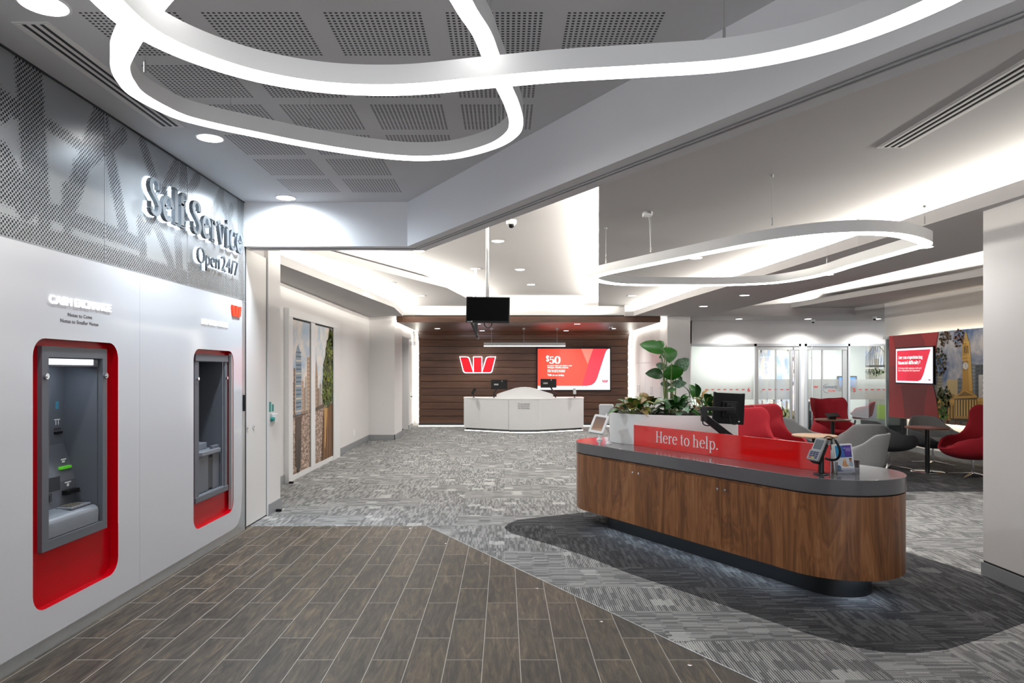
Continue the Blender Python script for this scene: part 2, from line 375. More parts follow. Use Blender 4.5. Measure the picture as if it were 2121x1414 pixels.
def catmull(P, n=8, closed=True):
    P = [Vector(p) for p in P]; m = len(P); out = []
    for i in range(m if closed else m - 1):
        a, b, c, d = (P[(i - 1) % m] if closed or i else P[0]), P[i], P[(i + 1) % m], (P[(i + 2) % m] if closed or i < m - 2 else P[-1])
        for k in range(n):
            t = k / n
            out.append(0.5 * ((2 * b) + (c - a) * t + (2 * a - 5 * b + 4 * c - d) * t * t + (3 * b - a - 3 * c + d) * t ** 3))
    if not closed: out.append(P[-1])
    return out

# ------------------------------------------------------------------ lettering
def sans(mb, txt, size, mx, extrude=0.0, offset=0.0, mi=0, align='LEFT', width=None, bold=False):
    cu = bpy.data.curves.new('t', 'FONT'); cu.body = txt; cu.size = size; cu.extrude = extrude; cu.offset = offset + (size * 0.012 if bold else 0)
    cu.align_x = align; cu.resolution_u = 3
    o = bpy.data.objects.new('t', cu); C.objects.link(o); bpy.context.view_layer.update()
    me = bpy.data.meshes.new_from_object(o.evaluated_get(bpy.context.evaluated_depsgraph_get()))
    if width and len(me.vertices):
        xs = [v.co.x for v in me.vertices]; k = width / (max(xs) - min(xs)); x0 = min(xs) if align == 'LEFT' else 0.0
        me.transform(Matrix.Translation((x0, 0, 0)) @ Matrix.Diagonal((k, 1, 1, 1)) @ Matrix.Translation((-x0, 0, 0)))
    me.transform(mx); n0 = len(mb.bm.faces)
    mb.bm.from_mesh(me); mb.bm.faces.ensure_lookup_table()
    for f in mb.bm.faces[n0:]: f.material_index = mi
    bpy.data.objects.remove(o); bpy.data.curves.remove(cu); bpy.data.meshes.remove(me)
def arc(cx_, cy_, rx, ry, a0, a1, n=14):
    return [(cx_ + rx * math.cos(R(a0 + (a1 - a0) * k / n)), cy_ + ry * math.sin(R(a0 + (a1 - a0) * k / n))) for k in range(n + 1)]
def G_(s, *st): return st
XH = 0.5
def stem(x, y0, y1): return ('s', [(x, y0), (x, y1)])
def ser(x, y, a=0.10, b=0.10): return ('h', x - a, x + b, y)
GL = {
 'H': (0.74, [stem(.17, 0, .72), stem(.57, 0, .72), ('h', .17, .57, .37), ser(.17, 0), ser(.17, .72), ser(.57, 0), ser(.57, .72)]),
 'e': (0.49, [('h', .08, .42, .28), ('s', arc(.255, .245, .185, .245, 8, 318, 22))]),
 'r': (0.40, [stem(.14, 0, .49), ser(.14, 0), ('h', .05, .14, .49), ('s', arc(.29, .34, .12, .15, 165, 80, 6)), ('b', .325, .44, .05)]),
 't': (0.34, [('s', [(.15, .66), (.15, .14)] + arc(.235, .12, .085, .11, 180, 290, 6)), ('h', .05, .29, .485)]),
 'o': (0.54, [('s', arc(.27, .245, .195, .245, 0, 360, 24))]),
 'h': (0.60, [stem(.14, 0, .75), ser(.14, 0), ('h', .05, .14, .75), ('s', arc(.29, .34, .14, .15, 165, 0, 10) + [(.43, 0)]), ser(.43, 0)]),
 'n': (0.60, [stem(.14, 0, .49), ser(.14, 0), ('h', .05, .14, .49), ('s', arc(.29, .34, .14, .15, 165, 0, 10) + [(.43, 0)]), ser(.43, 0)]),
 'u': (0.60, [('s', [(.14, .49), (.14, .15)] + arc(.28, .15, .14, .15, 180, 350, 10)), stem(.42, 0, .49), ('h', .05, .14, .49), ('h', .33, .42, .49), ('h', .42, .52, 0)]),
 'l': (0.29, [stem(.14, 0, .75), ser(.14, 0), ('h', .05, .14, .75)]),
 'i': (0.29, [stem(.14, 0, .49), ser(.14, 0), ('h', .05, .14, .49), ('b', .14, .64, .055)]),
 'p': (0.57, [stem(.14, -.22, .49), ser(.14, -.22), ('h', .05, .14, .49), ('s', arc(.31, .245, .175, .245, 160, -160, 20))]),
 'd': (0.57, [stem(.43, 0, .75), ('h', .43, .53, 0), ('h', .34, .43, .75), ('s', arc(.26, .245, .175, .245, 20, 340, 20))]),
 '.': (0.26, [('b', .12, .055, .06)]),
 'c': (0.46, [('s', arc(.26, .245, .19, .245, 50, 318, 18)), ('b', .37, .40, .045)]),
 'S': (0.60, [('s', [(.46, .53)] + arc(.29, .55, .18, .17, 20, 180, 10) + [(.14, .47), (.24, .39), (.36, .32), (.46, .22)] + arc(.29, .19, .18, .19, 0, -160, 10)), ('w', [(.475, .5), (.475, .71)], .02), ('w', [(.105, .02), (.105, .24)], .02)]),
 'f': (0.37, [('s', [(.15, 0), (.15, .58)] + arc(.26, .60, .11, .14, 180, 60, 7)), ser(.15, 0), ('h', .03, .31, .485), ('b', .34, .68, .05)]),
 'v': (0.54, [('w', [(.10, .49), (.28, 0)], .095), ('w', [(.28, 0), (.43, .49)], .03), ser(.10, .49, .08, .09), ser(.43, .49, .07, .07)]),
 'y': (0.54, [('w', [(.10, .49), (.28, .02)], .095), ('w', [(.43, .49), (.25, -.12), (.15, -.20)], .03), ser(.10, .49, .08, .09), ser(.43, .49, .07, .07), ('b', .13, -.17, .045)]),
 'x': (0.54, [('w', [(.10, .49), (.43, 0)], .10), ('w', [(.41, .49), (.11, 0)], .03), ser(.10, .49, .07, .08), ser(.43, .49, .09, .05), ser(.10, 0, .07, .08), ser(.42, 0, .08, .07)]),
 'g': (0.54, [('s', arc(.25, .33, .14, .165, 0, 360, 18)), ('w', [(.17, .17), (.14, .08), (.2, .03), (.4, -.02)], .05), ('s', arc(.27, -.1, .18, .1, 0, 360, 18)), ('w', [(.36, .45), (.46, .49)], .03)]),
 'a': (0.50, [('s', [(.12, .42)] + arc(.23, .36, .13, .13, 130, 0, 8) + [(.36, .1), (.42, .01)]), ('s', arc(.22, .13, .14, .13, 60, 330, 12)), ('b', .13, .39, .04)]),
 'A': (0.72, [('w', [(.08, 0), (.34, .72)], .03), ('w', [(.34, .72), (.60, 0)], .10), ('h', .18, .50, .24), ser(.09, 0, .07, .09), ser(.60, 0, .11, .09)]),
 '?': (0.46, [('s', arc(.23, .54, .16, .18, 160, -50, 12) + [(.23, .30), (.23, .2)]), ('b', .23, .055, .06)]),
 '5': (0.52, [('s', arc(.24, .22, .19, .22, 130, -150, 16)), ('w', [(.12, .40), (.13, .72)], .03), ('w', [(.12, .68), (.42, .68)], .08)]),
 '0': (0.56, [('s', arc(.27, .36, .20, .36, 0, 360, 26))]),
 '$': (0.56, []), ' ': (0.24, []),
}
GL['$'] = (0.56, [(k[0], [(x * .8 + .03, y) for x, y in k[1]]) if k[0] == 's' else (k[0], [(x * .8 + .03, y) for x, y in k[1]], k[2]) for k in GL['S'][1]] + [('w', [(.26, -.1), (.26, .82)], .03)])
def serif(mb, txt, cap, mx, thick=0.105, thin=0.03, width=None, mi=0, depth=0.0, align='LEFT', grow=0.0):
    s = cap / 0.72; tot = sum(GL[c][0] for c in txt); kx = (width / (tot * s)) if width else 1.0
    x0 = -tot / 2 if align == 'CENTER' else 0.0
    def poly(pts):
        P = [mx @ Vector(((x0 + p[0] + pen) * s * kx, p[1] * s, depth)) for p in pts]
        mb.face(P, mi)
        if depth > 0:
            Q = [mx @ Vector(((x0 + p[0] + pen) * s * kx, p[1] * s, 0)) for p in pts]
            for i in range(len(P)): mb.face([P[i], P[(i + 1) % len(P)], Q[(i + 1) % len(P)], Q[i]], mi)
    def strip(pts, wf):
        m = len(pts); closed = abs(pts[0][0] - pts[-1][0]) < 1e-6 and abs(pts[0][1] - pts[-1][1]) < 1e-6 and m > 3; L = []
        for i, p in enumerate(pts):
            if closed: a, b = pts[(i - 1) % (m - 1)], pts[(i + 1) % (m - 1)] if i < m - 1 else pts[1]
            else: a, b = pts[max(i - 1, 0)], pts[min(i + 1, m - 1)]
            tx, ty = b[0] - a[0], b[1] - a[1]; l = math.hypot(tx, ty) or 1; tx /= l; ty /= l
            hw = wf(abs(ty)) / 2 + grow; L.append(((p[0] - ty * hw, p[1] + tx * hw), (p[0] + ty * hw, p[1] - tx * hw)))
        for i in range(m - 1): poly([L[i][0], L[i + 1][0], L[i + 1][1], L[i][1]])
    pen = 0.0
    for c in txt:
        for k in GL[c][1]:
            if k[0] == 's': strip(k[1], lambda q: thin + (thick - thin) * q ** 1.5)
            elif k[0] == 'w': strip(k[1], lambda q, w_=k[2]: w_)
            elif k[0] == 'h': poly([(k[1], k[3] - thin / 2 - grow), (k[2], k[3] - thin / 2 - grow), (k[2], k[3] + thin / 2 + grow), (k[1], k[3] + thin / 2 + grow)])
            elif k[0] == 'b': poly(arc(k[1], k[2], k[3] + grow, k[3] + grow, 0, 330, 11))
        pen += GL[c][0]
def basis(o, x, y):
    x = Vector(x).normalized(); y = Vector(y).normalized(); z = x.cross(y); m = Matrix((x, y, z)).transposed().to_4x4(); m.translation = Vector(o); return m
def w_logo(mb, mx, hw, depth=0.0, mi=0, grow=0.0):
    "three-stroke emblem; hw = half width"
    L = [(-1.0, .87), (-.62, .87), (-.54, .84), (-.49, .77), (-.27, .06), (-.27, 0), (-.66, 0), (-.75, .03), (-.80, .10)]
    Mi = [(-.22, 0), (.22, 0), (.22, .87), (-.22, .87)]
    Rr = [(-x, y) for x, y in L][::-1]
    for P in (L, Mi, Rr):
        cx_ = sum(p[0] for p in P) / len(P); cy_ = sum(p[1] for p in P) / len(P)
        P = [(p[0] + grow * (1 if p[0] > cx_ else -1), p[1] + grow * (1 if p[1] > cy_ else -1)) for p in P]
        top = [mx @ Vector((x * hw, y * hw, depth)) for x, y in P]; mb.face(top, mi)
        if depth > 0:
            bot = [mx @ Vector((x * hw, y * hw, 0)) for x, y in P]
            for i in range(len(P)): mb.face([top[i], top[(i + 1) % len(P)], bot[(i + 1) % len(P)], bot[i]], mi)
# ================================================================== THE SETTING
XL = -2.565                                            # face of the white machine wall
# floor
b = MB(); b.face([(-4, -3.5, 0), (12, -3.5, 0), (12, 21, 0), (-4, 21, 0)]); struct(b.build('floor', 'carpet'), 'grey patterned carpet floor', 'floor')
b = MB(); b.prism([(-2.62, -3.4), (5.35, -3.4), (1.268, 3.462), (-0.783, 6.946), (-2.62, 6.946)], 0.0005, 0.004)
struct(b.build('floor_tiles', 'planks'), 'dark wood-look plank tiles of the self service area', 'floor')
P = [(1045, 1093), (1052, 1085), (1072, 1076.5), (1144, 1068), (1220, 1060)]
Q = [(1045, 1093), (1051, 1099), (1062, 1105), (1128, 1124), (1210, 1150), (1308, 1189), (1438, 1232), (1569, 1277), (1677, 1313), (1764, 1339), (1829, 1350), (1894, 1352), (1960, 1345), (2025, 1325), (2121, 1290)]
low = [at(u, v, 0) for u, v in Q]; up = [at(u, v, 0) for u, v in P[1:]] + [(1.9, 8.3), (2.9, 7.6), (3.50, 5.9), (3.75, 5.05)]
low += [(4.0, 4.4)]
b = MB(); b.prism(low + up[::-1], 0.0003, 0.002); struct(b.build('floor_inlay', 'carpet_dark'), 'charcoal carpet inlay under the help desk', 'floor')
b = MB(); b.prism([(2.95, 8.95), (8.0, 8.95), (12, 16.5), (12, 20.5), (4.6, 20.5), (3.3, 15.4)], 0.0003, 0.002)
struct(b.build('floor_lounge', 'carpet_dark'), 'charcoal carpet of the lounge', 'floor')
# metal tile edge trim along the diagonal
b = MB(); d = Vector((2.051, -3.484)).normalized(); n = Vector((d.y, -d.x)) * 0.004
p0, p1 = Vector((-0.783, 6.946)), Vector((5.35, -3.4)); d = (p1 - p0).normalized(); n = Vector((-d.y, d.x)) * 0.004
b.prism([tuple(p0 - n), tuple(p1 - n), tuple(p1 + n), tuple(p0 + n)], 0.0, 0.0055)
struct(b.build('trim_1', 'aluminium'), 'thin metal trim between tiles and carpet', 'trim')
# ceilings
FC = 3.24
tan_b = 0.5916; db = Vector((0.509, -0.861)); nb = Vector((0.861, 0.509)); A0 = Vector((-0.957, 6.76)); A1 = A0 + db * 11.2
b = MB(); b.face([(XL, -3.5, FC), (A1.x + .1, -3.5, FC), (A1.x + .1, A1.y, FC), (A0.x + .05, A0.y + .05, FC), (XL, A0.y + .05, FC)])
blocks = {0: (-1, 3), 1: (-1, 3), 2: (-1, 2), 3: (-1, 2), 4: (-1, 1), 5: (-1, 0), 6: (-1, 0)}
for r_, (k0, k1) in blocks.items():
    for k in range(k0, k1 + 1):
        x0 = -1.4165 + .5685 * k; y0 = 3.176 + .5532 * (r_ - 1)
        b.face([(x0, y0, FC - .001), (x0 + .464, y0, FC - .001), (x0 + .464, y0 + .447, FC - .001), (x0, y0 + .447, FC - .001)], 1, [(0, 0), (1, 0), (1, 1), (0, 1)])
struct(b.build('ceiling', ['ceiling_front', 'perf_ceiling']), 'ceiling over the self service area with perforated tiles', 'ceiling')
b = MB()
c0 = A0 + nb * .25; c1 = A1 + nb * .25
b.prism([(-2.6, 6.76), tuple(A0), tuple(A1), tuple(c1), (-.809, 7.0), (-2.6, 7.0)], 2.803, 3.32)
struct(b.build('wall_bulkhead', 'bulkhead'), 'white ceiling bulkhead running diagonally across the room')
# double door track in the underside of the bulkhead
b = MB()
for o_ in (.105, .145):
    q0 = A0 + nb * o_ + db * (-o_ * .3); q1 = A1 + nb * o_
    for a_, z_, mi in ((0.009, 2.7995, 0), (0.003, 2.797, 1)):
        m_ = nb * a_
        b.prism([tuple(q0 - m_), tuple(q1 - m_), tuple(q1 + m_), tuple(q0 + m_)], z_, 2.8035, mi)
    b.box(-2.55, q0.x, 6.76 + o_ - .009, 6.76 + o_ + .009, 2.7995, 2.8035, 0)
struct(b.build('trim_3', ['skirt', 'aluminium']), 'twin sliding door track in the underside of the bulkhead', 'trim')
b = MB(); b.face([(-3.3, -3.5, 3.30), (12, -3.5, 3.30), (12, 15.7, 3.30), (-3.3, 15.7, 3.30)]); struct(b.build('ceiling_upper', 'ceiling'), 'upper grey ceiling', 'ceiling')
def raft(name, pts, z, t, lab): bb = MB(); bb.prism(pts, z, z + t); return struct(bb.build(name, 'ceiling'), lab, 'ceiling')
raft('ceiling_raft_right', [(.60, 4.36), (3.73, -.93), (4.4, -3), (4.3, 15.7), (2.15, 15.7)], 3.053, .10, 'large dropped ceiling panel over the help desk')
raft('ceiling_raft_left', [(-3.25, 6.95), (-3.1, 6.95), (-2.23, 9.15), (-1.03, 12.2), (-.787, 13.79), (-.48, 15.7), (-3.25, 15.7)], 3.053, .10, 'dropped ceiling panel left of the teller area')
raft('ceiling_soffit_left', [(-3.25, 7.0), (-2.64, 7.0), (-2.58, 8.06), (-2.147, 13.35), (-2.30, 15.64), (-3.25, 15.64)], 2.81, .11, 'lowest ceiling panel along the mural doors')
raft('ceiling_soffit_right', [(4.15, -3), (3.98 - .07 * 4.7, 4.7), (3.34, 9.0), (3.10, 11.75), (2.90, 15.45), (4.57, 15.45), (4.74, 10.67), (4.93, 7.04), (5.4, 1), (5.6, -3)], 2.81, .11, 'low ceiling panel between the lounge and the help desk')
raft('ceiling_lounge', [(6.43, 15.45), (7.15, 10.2), (7.45, 6.5), (7.6, 3), (8.1, 3), (8.1, 15.45)], 2.994, .11, 'ceiling panel over the lounge')
b = MB(); b.prism([(2.7, 15.4), (7.87, 15.4), (8.0, 14.43), (9.6, 14.43), (9.6, 16.95), (2.7, 16.95)], 2.81, 3.4)
struct(b.build('ceiling_fascia', 'ceiling'), 'fascia and soffit over the glass offices', 'ceiling')
b = MB(); b.box(-3.2, 3.6, 15.62, 19.9, 2.835, 3.4); struct(b.build('wall_over_canopy', 'wall'), 'white upstand over the timber canopy')
# walls
b = MB()
def box_s(name, a, lab, m='wall', cat='wall'): bb = MB(); bb.box(*a); return struct(bb.build(name, m), lab, cat)
box_s('wall_left_end', (-3.3, -2.575, 7.47, 7.875, 0, 3.3), 'white wall beside the sliding door')
box_s('wall_left_return', (-3.3, -2.66, 6.80, 7.47, 0, 3.3), 'white wall behind the sliding door')
box_s('wall_left', (-3.4, -3.09, 7.875, 15.64, 0, 2.9), 'white wall with mural doors')
box_s('wall_left_pier', (-3.4, -2.51, 15.64, 16.8, 0, 2.9), 'white pier left of the teller area')
b = MB(); b.box(-3.0, -2.60, 18.6, 19.75, 0, 2.9); b.box(-3.0, -2.53, 16.8, 18.6, 2.44, 2.9); b.box(-3.0, -2.80, 16.8, 18.6, 0, 2.44, 1)
struct(b.build('wall_left_far', ['wall', 'frame_grey']), 'white side wall of the teller area with a grey door recess')
box_s('wall_right_far', (3.66, 4.175, 15.4, 19.9, 0, 2.83), 'white pier and side wall right of the teller area')
box_s('wall_back_structure', (-3.0, 3.8, 19.75, 19.9, 0, 2.85), 'wall behind the timber boards')
box_s('wall_right_column', (3.70, 5.2, -3.4, 5.30, 0.115, 2.81), 'broad white column at the right edge')
b = MB(); b.box(8.0, 8.25, 2.9, 13.6, 0, 3.3); b.box(8.0, 8.25, 13.6, 14.43, 2.26, 3.3)
struct(b.build('wall_lounge', 'wall'), 'white lounge wall behind the tower mural')
# glass office: header wall, rooms behind
box_s('wall_office_header', (4.17, 9.6, 16.86, 17.0, 2.245, 2.86), 'white wall over the glass offices')
box_s('wall_office_left', (4.17, 4.6, 16.86, 20.2, 0, 2.83), 'white wall at the left of the glass offices')
box_s('wall_office_divider', (7.32, 7.40, 16.88, 20.0, 0, 2.7), 'divider between two glass offices')
box_s('wall_office_back', (4.6, 11, 19.9, 20.05, 0, 2.7), 'white back wall of the glass offices')
box_s('wall_office_right', (10.5, 10.65, 14.0, 20.0, 0, 2.7), 'side wall of the right glass office')
box_s('ceiling_office', (4.5, 10.7, 16.95, 20.05, 2.62, 2.7), 'ceiling of the glass offices', 'ceiling', 'ceiling')
# skirtings
def skirt(name, a): return box_s(name, a, 'grey skirting board', 'skirt', 'skirting')
skirt('baseboard_left_end', (-2.66, -2.562, 7.475, 7.888, 0, .12))
skirt('baseboard_left', (-3.10, -3.078, 7.9, 9.68, 0, .12)); skirt('baseboard_left_2', (-3.10, -3.078, 12.62, 15.63, 0, .12))
b = MB(); b.box(-3.09, -2.498, 15.628, 15.645, 0, .12); b.box(-2.512, -2.498, 15.628, 16.8, 0, .12); struct(b.build('baseboard_pier', 'skirt'), 'grey skirting around the pier', 'skirting')
skirt('baseboard_left_far', (-2.61, -2.588, 18.6, 19.4, 0, .10))
b = MB(); b.box(3.69, 5.2, -3.4, 5.31, 0, .10, 0); b.box(3.702, 5.2, -3.4, 5.298, .10, .116, 1); struct(b.build('baseboard_column', ['skirt', 'gap']), 'grey skirting of the broad column', 'skirting')
skirt('baseboard_lounge', (7.985, 8.0, 2.9, 13.6, 0, .10))

# ------------------------------------------------------------------ coves: LED strips resting on the ceiling panels
def cove(pts, z, side, lab, inset=0.05, watt=COVE_W, col=(1.0, 0.955, 0.86), tilt=0.7):
    "LED strip along a panel edge; side = +1 light thrown to the left of travel"
    o = thing('led_cove_strip', (pts[0][0], pts[0][1], z), lab, 'cove light', group=None)
    m = MB()
    for i in range(len(pts) - 1):
        a, c = Vector(pts[i]), Vector(pts[i + 1]); t = (c - a).normalized(); n_ = Vector((-t.y, t.x)) * side
        a2 = a - n_ * inset; c2 = c - n_ * inset; L = (c2 - a2).length
        q = [a2 + n_ * .012, c2 + n_ * .012, c2 - n_ * .012, a2 - n_ * .012]
        m.prism([tuple(x) for x in q], z + .001, z + .014)
        mid = (a2 + c2) / 2
        area_light('cove_lamp', (mid.x, mid.y, z + .03), (n_.x * tilt, n_.y * tilt, 1), (t.x, t.y, 0), L, .03, watt * L, col, o)
    m.build('led_tape', 'white', o)
    return o
cove([(-2.64, 7.05), (-2.58, 8.06), (-2.147, 13.35), (-2.30, 15.5)], 2.92, -1, 'hidden warm white LED strip along the low panel over the mural doors', inset=.20, tilt=.5)
cove([(-3.0, 7.2), (-2.23, 9.15), (-1.03, 12.2), (-.787, 13.79), (-.50, 15.5)], 3.153, -1, 'hidden warm white LED strip along the angled panel left of the ceiling screens', inset=.22, tilt=.5)
cove([(.70, 4.75), (2.13, 15.5)], 3.153, 1, 'hidden warm white LED strip along the left edge of the panel over the help desk', inset=.22, tilt=.5)
cove([(3.70, 3.2), (3.651, 4.7), (3.34, 9.0), (3.10, 11.75), (2.92, 15.3)], 2.92, 1, 'hidden warm white LED strip above the right hanging ring light', inset=.30, tilt=.4)
cove([(7.3, 8.3), (7.15, 10.2), (6.43, 15.3)], 3.104, 1, 'hidden warm white LED strip along the lounge ceiling panel', inset=.45, tilt=.5)

# ------------------------------------------------------------------ downlights
def downlight(u, v, Z, D=.15, lab='', group=None, watt=None, xy=None, spread=150, col=(1, .985, .95), dark=False):
    x, y = xy or at(u, v, Z)
    o = thing('downlight', (x, y, Z), lab, 'downlight', group=group)
    m = MB(); m.lathe([(D / 2 + .012, 0), (D / 2 + .012, -.004), (D / 2, -.006), (D / 2, 0)], n=28); m.build('trim_ring', 'white' if not dark else 'white', o, local=True, smooth=True)
    m = MB(); m.lathe([(0, -.005), (D / 2, -.005), (D / 2, -.002), (0, -.002)], n=28); m.build('lens', 'lamp', o, local=True)
    l = bpy.data.lights.new('lamp', 'SPOT'); l.energy = (watt if watt is not None else SPOT_W); l.spot_size = R(spread); l.spot_blend = 1.0; l.shadow_soft_size = .06; l.color = col
    lo = bpy.data.objects.new('lamp', l); C.objects.link(lo); lo.parent = o; lo.location = (0, 0, -.03)
    return o
downlight(90, 8, FC, .20, 'large round downlight at the top left by the linear vent', watt=SPOT_W * .8)
downlight(435, 285, FC, .175, 'round downlight beyond the near end of the left vent, above the lit lettering', watt=SPOT_W * 1.6, col=(.82, .92, 1))
o = downlight(592, 409, FC, .175, 'round downlight close to the white bulkhead face', watt=SPOT_W * 2.6, col=(.80, .91, 1), spread=178)
[setattr(q.data, 'shadow_soft_size', .12) for q in bpy.data.objects if q.parent == o and q.type == 'LIGHT']
for u, v, lab in ((1031, 499, 'downlight in the pale ceiling just below the dome camera'), (1077, 558, 'middle downlight in the pale ceiling right of the hanging screens'),
                  (1100, 589, 'farthest downlight in the pale ceiling right of the hanging screens'), (868, 519, 'downlight partly hidden by the bulkhead corner')):
    downlight(u, v, 3.30, .15, lab, 'downlights in the upper ceiling')
for u, v, lab in ((808, 585, 'left downlight in the glow of the angled ceiling panel'), (872, 612, 'right downlight in the angled ceiling panel left of the hanging screens')):
    downlight(u, v, 3.053, .15, lab, 'downlights in the left ceiling panel')
for u, v, lab in ((1309, 612, 'small downlight below the left end of the ring light'), (1441, 534, 'downlight seen through the ring light loop')):
    downlight(u, v, 3.053, .15, lab, 'downlights in the panel over the help desk')
for u, v, lab in ((1457, 634, 'farther of two downlights left in the low brown-grey panel'), (1542, 611, 'nearer of two downlights left in the low brown-grey panel'),
                  (1713, 568, 'downlight touching the far side of the ring light'), (1915, 511, 'downlight at the right tip of the ring light')):
    downlight(u, v, 2.81, .15, lab, 'downlights in the low right panel', watt=SPOT_W * 1.8)
for u, v, lab in ((1531, 660, 'left downlight over the glass offices'), (1674, 660, 'middle downlight over the glass offices'), (1818, 660, 'right downlight over the glass offices')):
    x, y = at(u, v, 2.81); downlight(u, v, 2.81, .15, lab, 'downlights over the glass offices', watt=SPOT_W * 2.4, xy=(x, 16.25), spread=142)
for u, v, lab in ((906, 680, 'leftmost downlight in the timber canopy'), (998.6, 684.4, 'timber canopy downlight behind the lower hanging screen'), (989, 670.5, 'timber canopy downlight just under the hanging screen'),
                  (1195.5, 670.5, 'front right downlight in the timber canopy'), (1172.7, 684.4, 'rear right downlight in the timber canopy'), (1269.8, 680, 'rightmost downlight in the timber canopy')):
    downlight(u, v, 2.674, .14, lab, 'downlights in the timber canopy', watt=SPOT_W * 1.0, dark=True)
for x, y, pw, lab in ((5.6, 18.3, 120, 'ceiling light panel of the left glass office'), (9.2, 18.4, 85, 'ceiling light panel of the right glass office')):
    o = thing('ceiling_light_panel', (x, y, 2.62), lab, 'ceiling light')
    m = MB(); m.box(x - .62, x + .62, y - .17, y + .17, 2.60, 2.619); m.build('frame', 'white', o)
    m = MB(); m.box(x - .60, x + .60, y - .15, y + .15, 2.597, 2.60); m.build('diffuser', 'led', o)
    area_light('panel_lamp', (x, y, 2.59), (0, 0, -1), (1, 0, 0), 1.2, .3, pw, (1, .98, .95), o)

# ------------------------------------------------------------------ hanging ring lights
def ring_light(px, Z, wid, hgt, lab, closed=True, extra=(), wires=(), ceil_z=3.24, emat='led', lamp_w=0):
    pts = [at(u, v, Z) for u, v in px] + list(extra)
    P = catmull([(x, y, 0) for x, y in pts], 8, closed); m = len(P)
    cx_ = sum(p.x for p in P) / m; cy_ = sum(p.y for p in P) / m
    o = thing('ring_light', (cx_, cy_, Z), lab, 'ring light')
    body, dif = [], []
    for i, p in enumerate(P):
        a = P[(i - 1) % m] if closed or i else p; c = P[(i + 1) % m] if closed or i < m - 1 else p
        t = (c - a).normalized(); n_ = Vector((-t.y, t.x, 0)) * wid / 2
        body.append([tuple((p + n_).to_2d()) + (Z + .004,), tuple((p + n_).to_2d()) + (Z + hgt,), tuple((p - n_).to_2d()) + (Z + hgt,), tuple((p - n_).to_2d()) + (Z + .004,)])
        k = .94; dif.append([tuple((p + n_ * k).to_2d()) + (Z - .004,), tuple((p + n_ * k).to_2d()) + (Z + .003,), tuple((p - n_ * k).to_2d()) + (Z + .003,), tuple((p - n_ * k).to_2d()) + (Z - .004,)])
    mb = MB(); mb.rings(body, closed); mb.build('housing', 'white', o, smooth=True, angle=40)
    mb = MB(); mb.rings(dif, closed); mb.build('diffuser', emat, o, smooth=True, angle=40)
    for u, v, zc in wires:
        x, y = at(u, v, Z + hgt); mb = MB(); mb.tube([(x, y, Z + hgt), (x, y, zc)], .0014, 6); mb.lathe([(.006, 0), (.006, .05), (.002, .06)], (x, y, Z + hgt), 8)
        mb.lathe([(.012, 0), (.012, -.012), (.004, -.02)], (x, y, zc), 10); mb.build('suspension_wire', 'wire', o)
    return o
L1 = [(254, 119), (249, 142), (260, 168), (288, 198), (364, 238), (433, 258), (527, 278), (621, 297), (716, 313), (810, 325), (881, 328), (951, 322), (1022, 302), (1060, 278), (1069, 254), (1060, 217), (1043, 179), (1017, 118), (998, 71), (970, 28), (940, -20), (880, -75), (760, -110), (620, -120), (480, -95), (385, -55), (325, 5), (280, 70)]
ring_light(L1, 2.92, .078, .09, 'closed hanging ring light under the perforated ceiling, rear of the two crossing loops', wires=((642, 265, FC), (1035, 240, FC), (478, 236, FC), (300, 150, FC)))
L2 = [(140, -100), (220, 0), (305, 71), (420, 124), (550, 162), (690, 183), (840, 186), (1000, 172), (1158, 158), (1330, 148), (1502, 136), (1650, 110), (1793, 68), (1955, 0), (2120, -95)]
ring_light(L2, 2.75, .10, .085, 'long sweeping hanging light across the top, front of the two crossing loops', closed=False, extra=((1.75, 1.6), (2.1, 1.0), (2.35, 0.2)), wires=((1017, 160, FC), (1500, 88, FC)))
L3 = [(1254, 567), (1336, 550), (1426, 532), (1560, 506), (1674, 490), (1759, 484), (1823, 484), (1870, 489), (1906, 499), (1916, 507), (1887, 516), (1823, 534), (1759, 552), (1717, 565), (1675, 575), (1611, 585), (1547, 589), (1462, 591), (1358, 590.5), (1290, 589), (1250, 584), (1229, 576)]
ring_light(L3, 2.58, .10, .09, 'slim hanging ring light over the lounge side, shaped like a long rounded triangle', wires=((1348, 523, 3.053), (1599, 467, 3.053), (1915, 464, 2.81), (1713, 546, 3.053), (1778, 535, 3.053), (1255, 548, 3.053)), emat='led_bright')
# ceiling box of that light
x, y = at(1343, 440, 3.053); b = MB(); b.box(x - .05, x + .03, y - .04, y + .04, 3.018, 3.053); b.tube([(x + .0, y, 3.02), (x + .01, y, 2.98), (x + .02, y, 2.68)], .003, 6)
tag(b.build('power_box', 'white', bevel=.004), 'small white power feed box with cable above the right ring light', 'ceiling box')

# ------------------------------------------------------------------ vents
def vent(x0, x1, y0, y1, Z, lab, n=3):
    o = thing('linear_vent', ((x0 + x1) / 2, (y0 + y1) / 2, Z), lab, 'vent')
    m = MB(); e = .018; m.plate([[(x0, y0), (x1, y0), (x1, y1), (x0, y1)], [(x0 + e, y0 + e), (x0 + e, y1 - e), (x1 - e, y1 - e), (x1 - e, y0 + e)]], lambda a, c: (a, c, Z - .004))
    m.wallstrip([(x0, y0), (x1, y0), (x1, y1), (x0, y1)], lambda a, c: (a, c, Z - .004), lambda a, c: (a, c, Z)); m.build('frame', 'wall', o)
    m = MB(); m.box(x0 + e, x1 - e, y0 + e, y1 - e, Z - .0015, Z - .0005); m.build('dark_slots', 'gap', o)
    w_ = (x1 - x0 - 2 * e) / (n * 2.5 + .8)
    for i in range(n + 1):
        m = MB(); xx = x0 + e + i * 2.5 * w_; m.box(xx, min(xx + w_, x1 - e), y0 + e, y1 - e, Z - .006, Z - .0015); m.build('blade', 'wall', o)
    return o
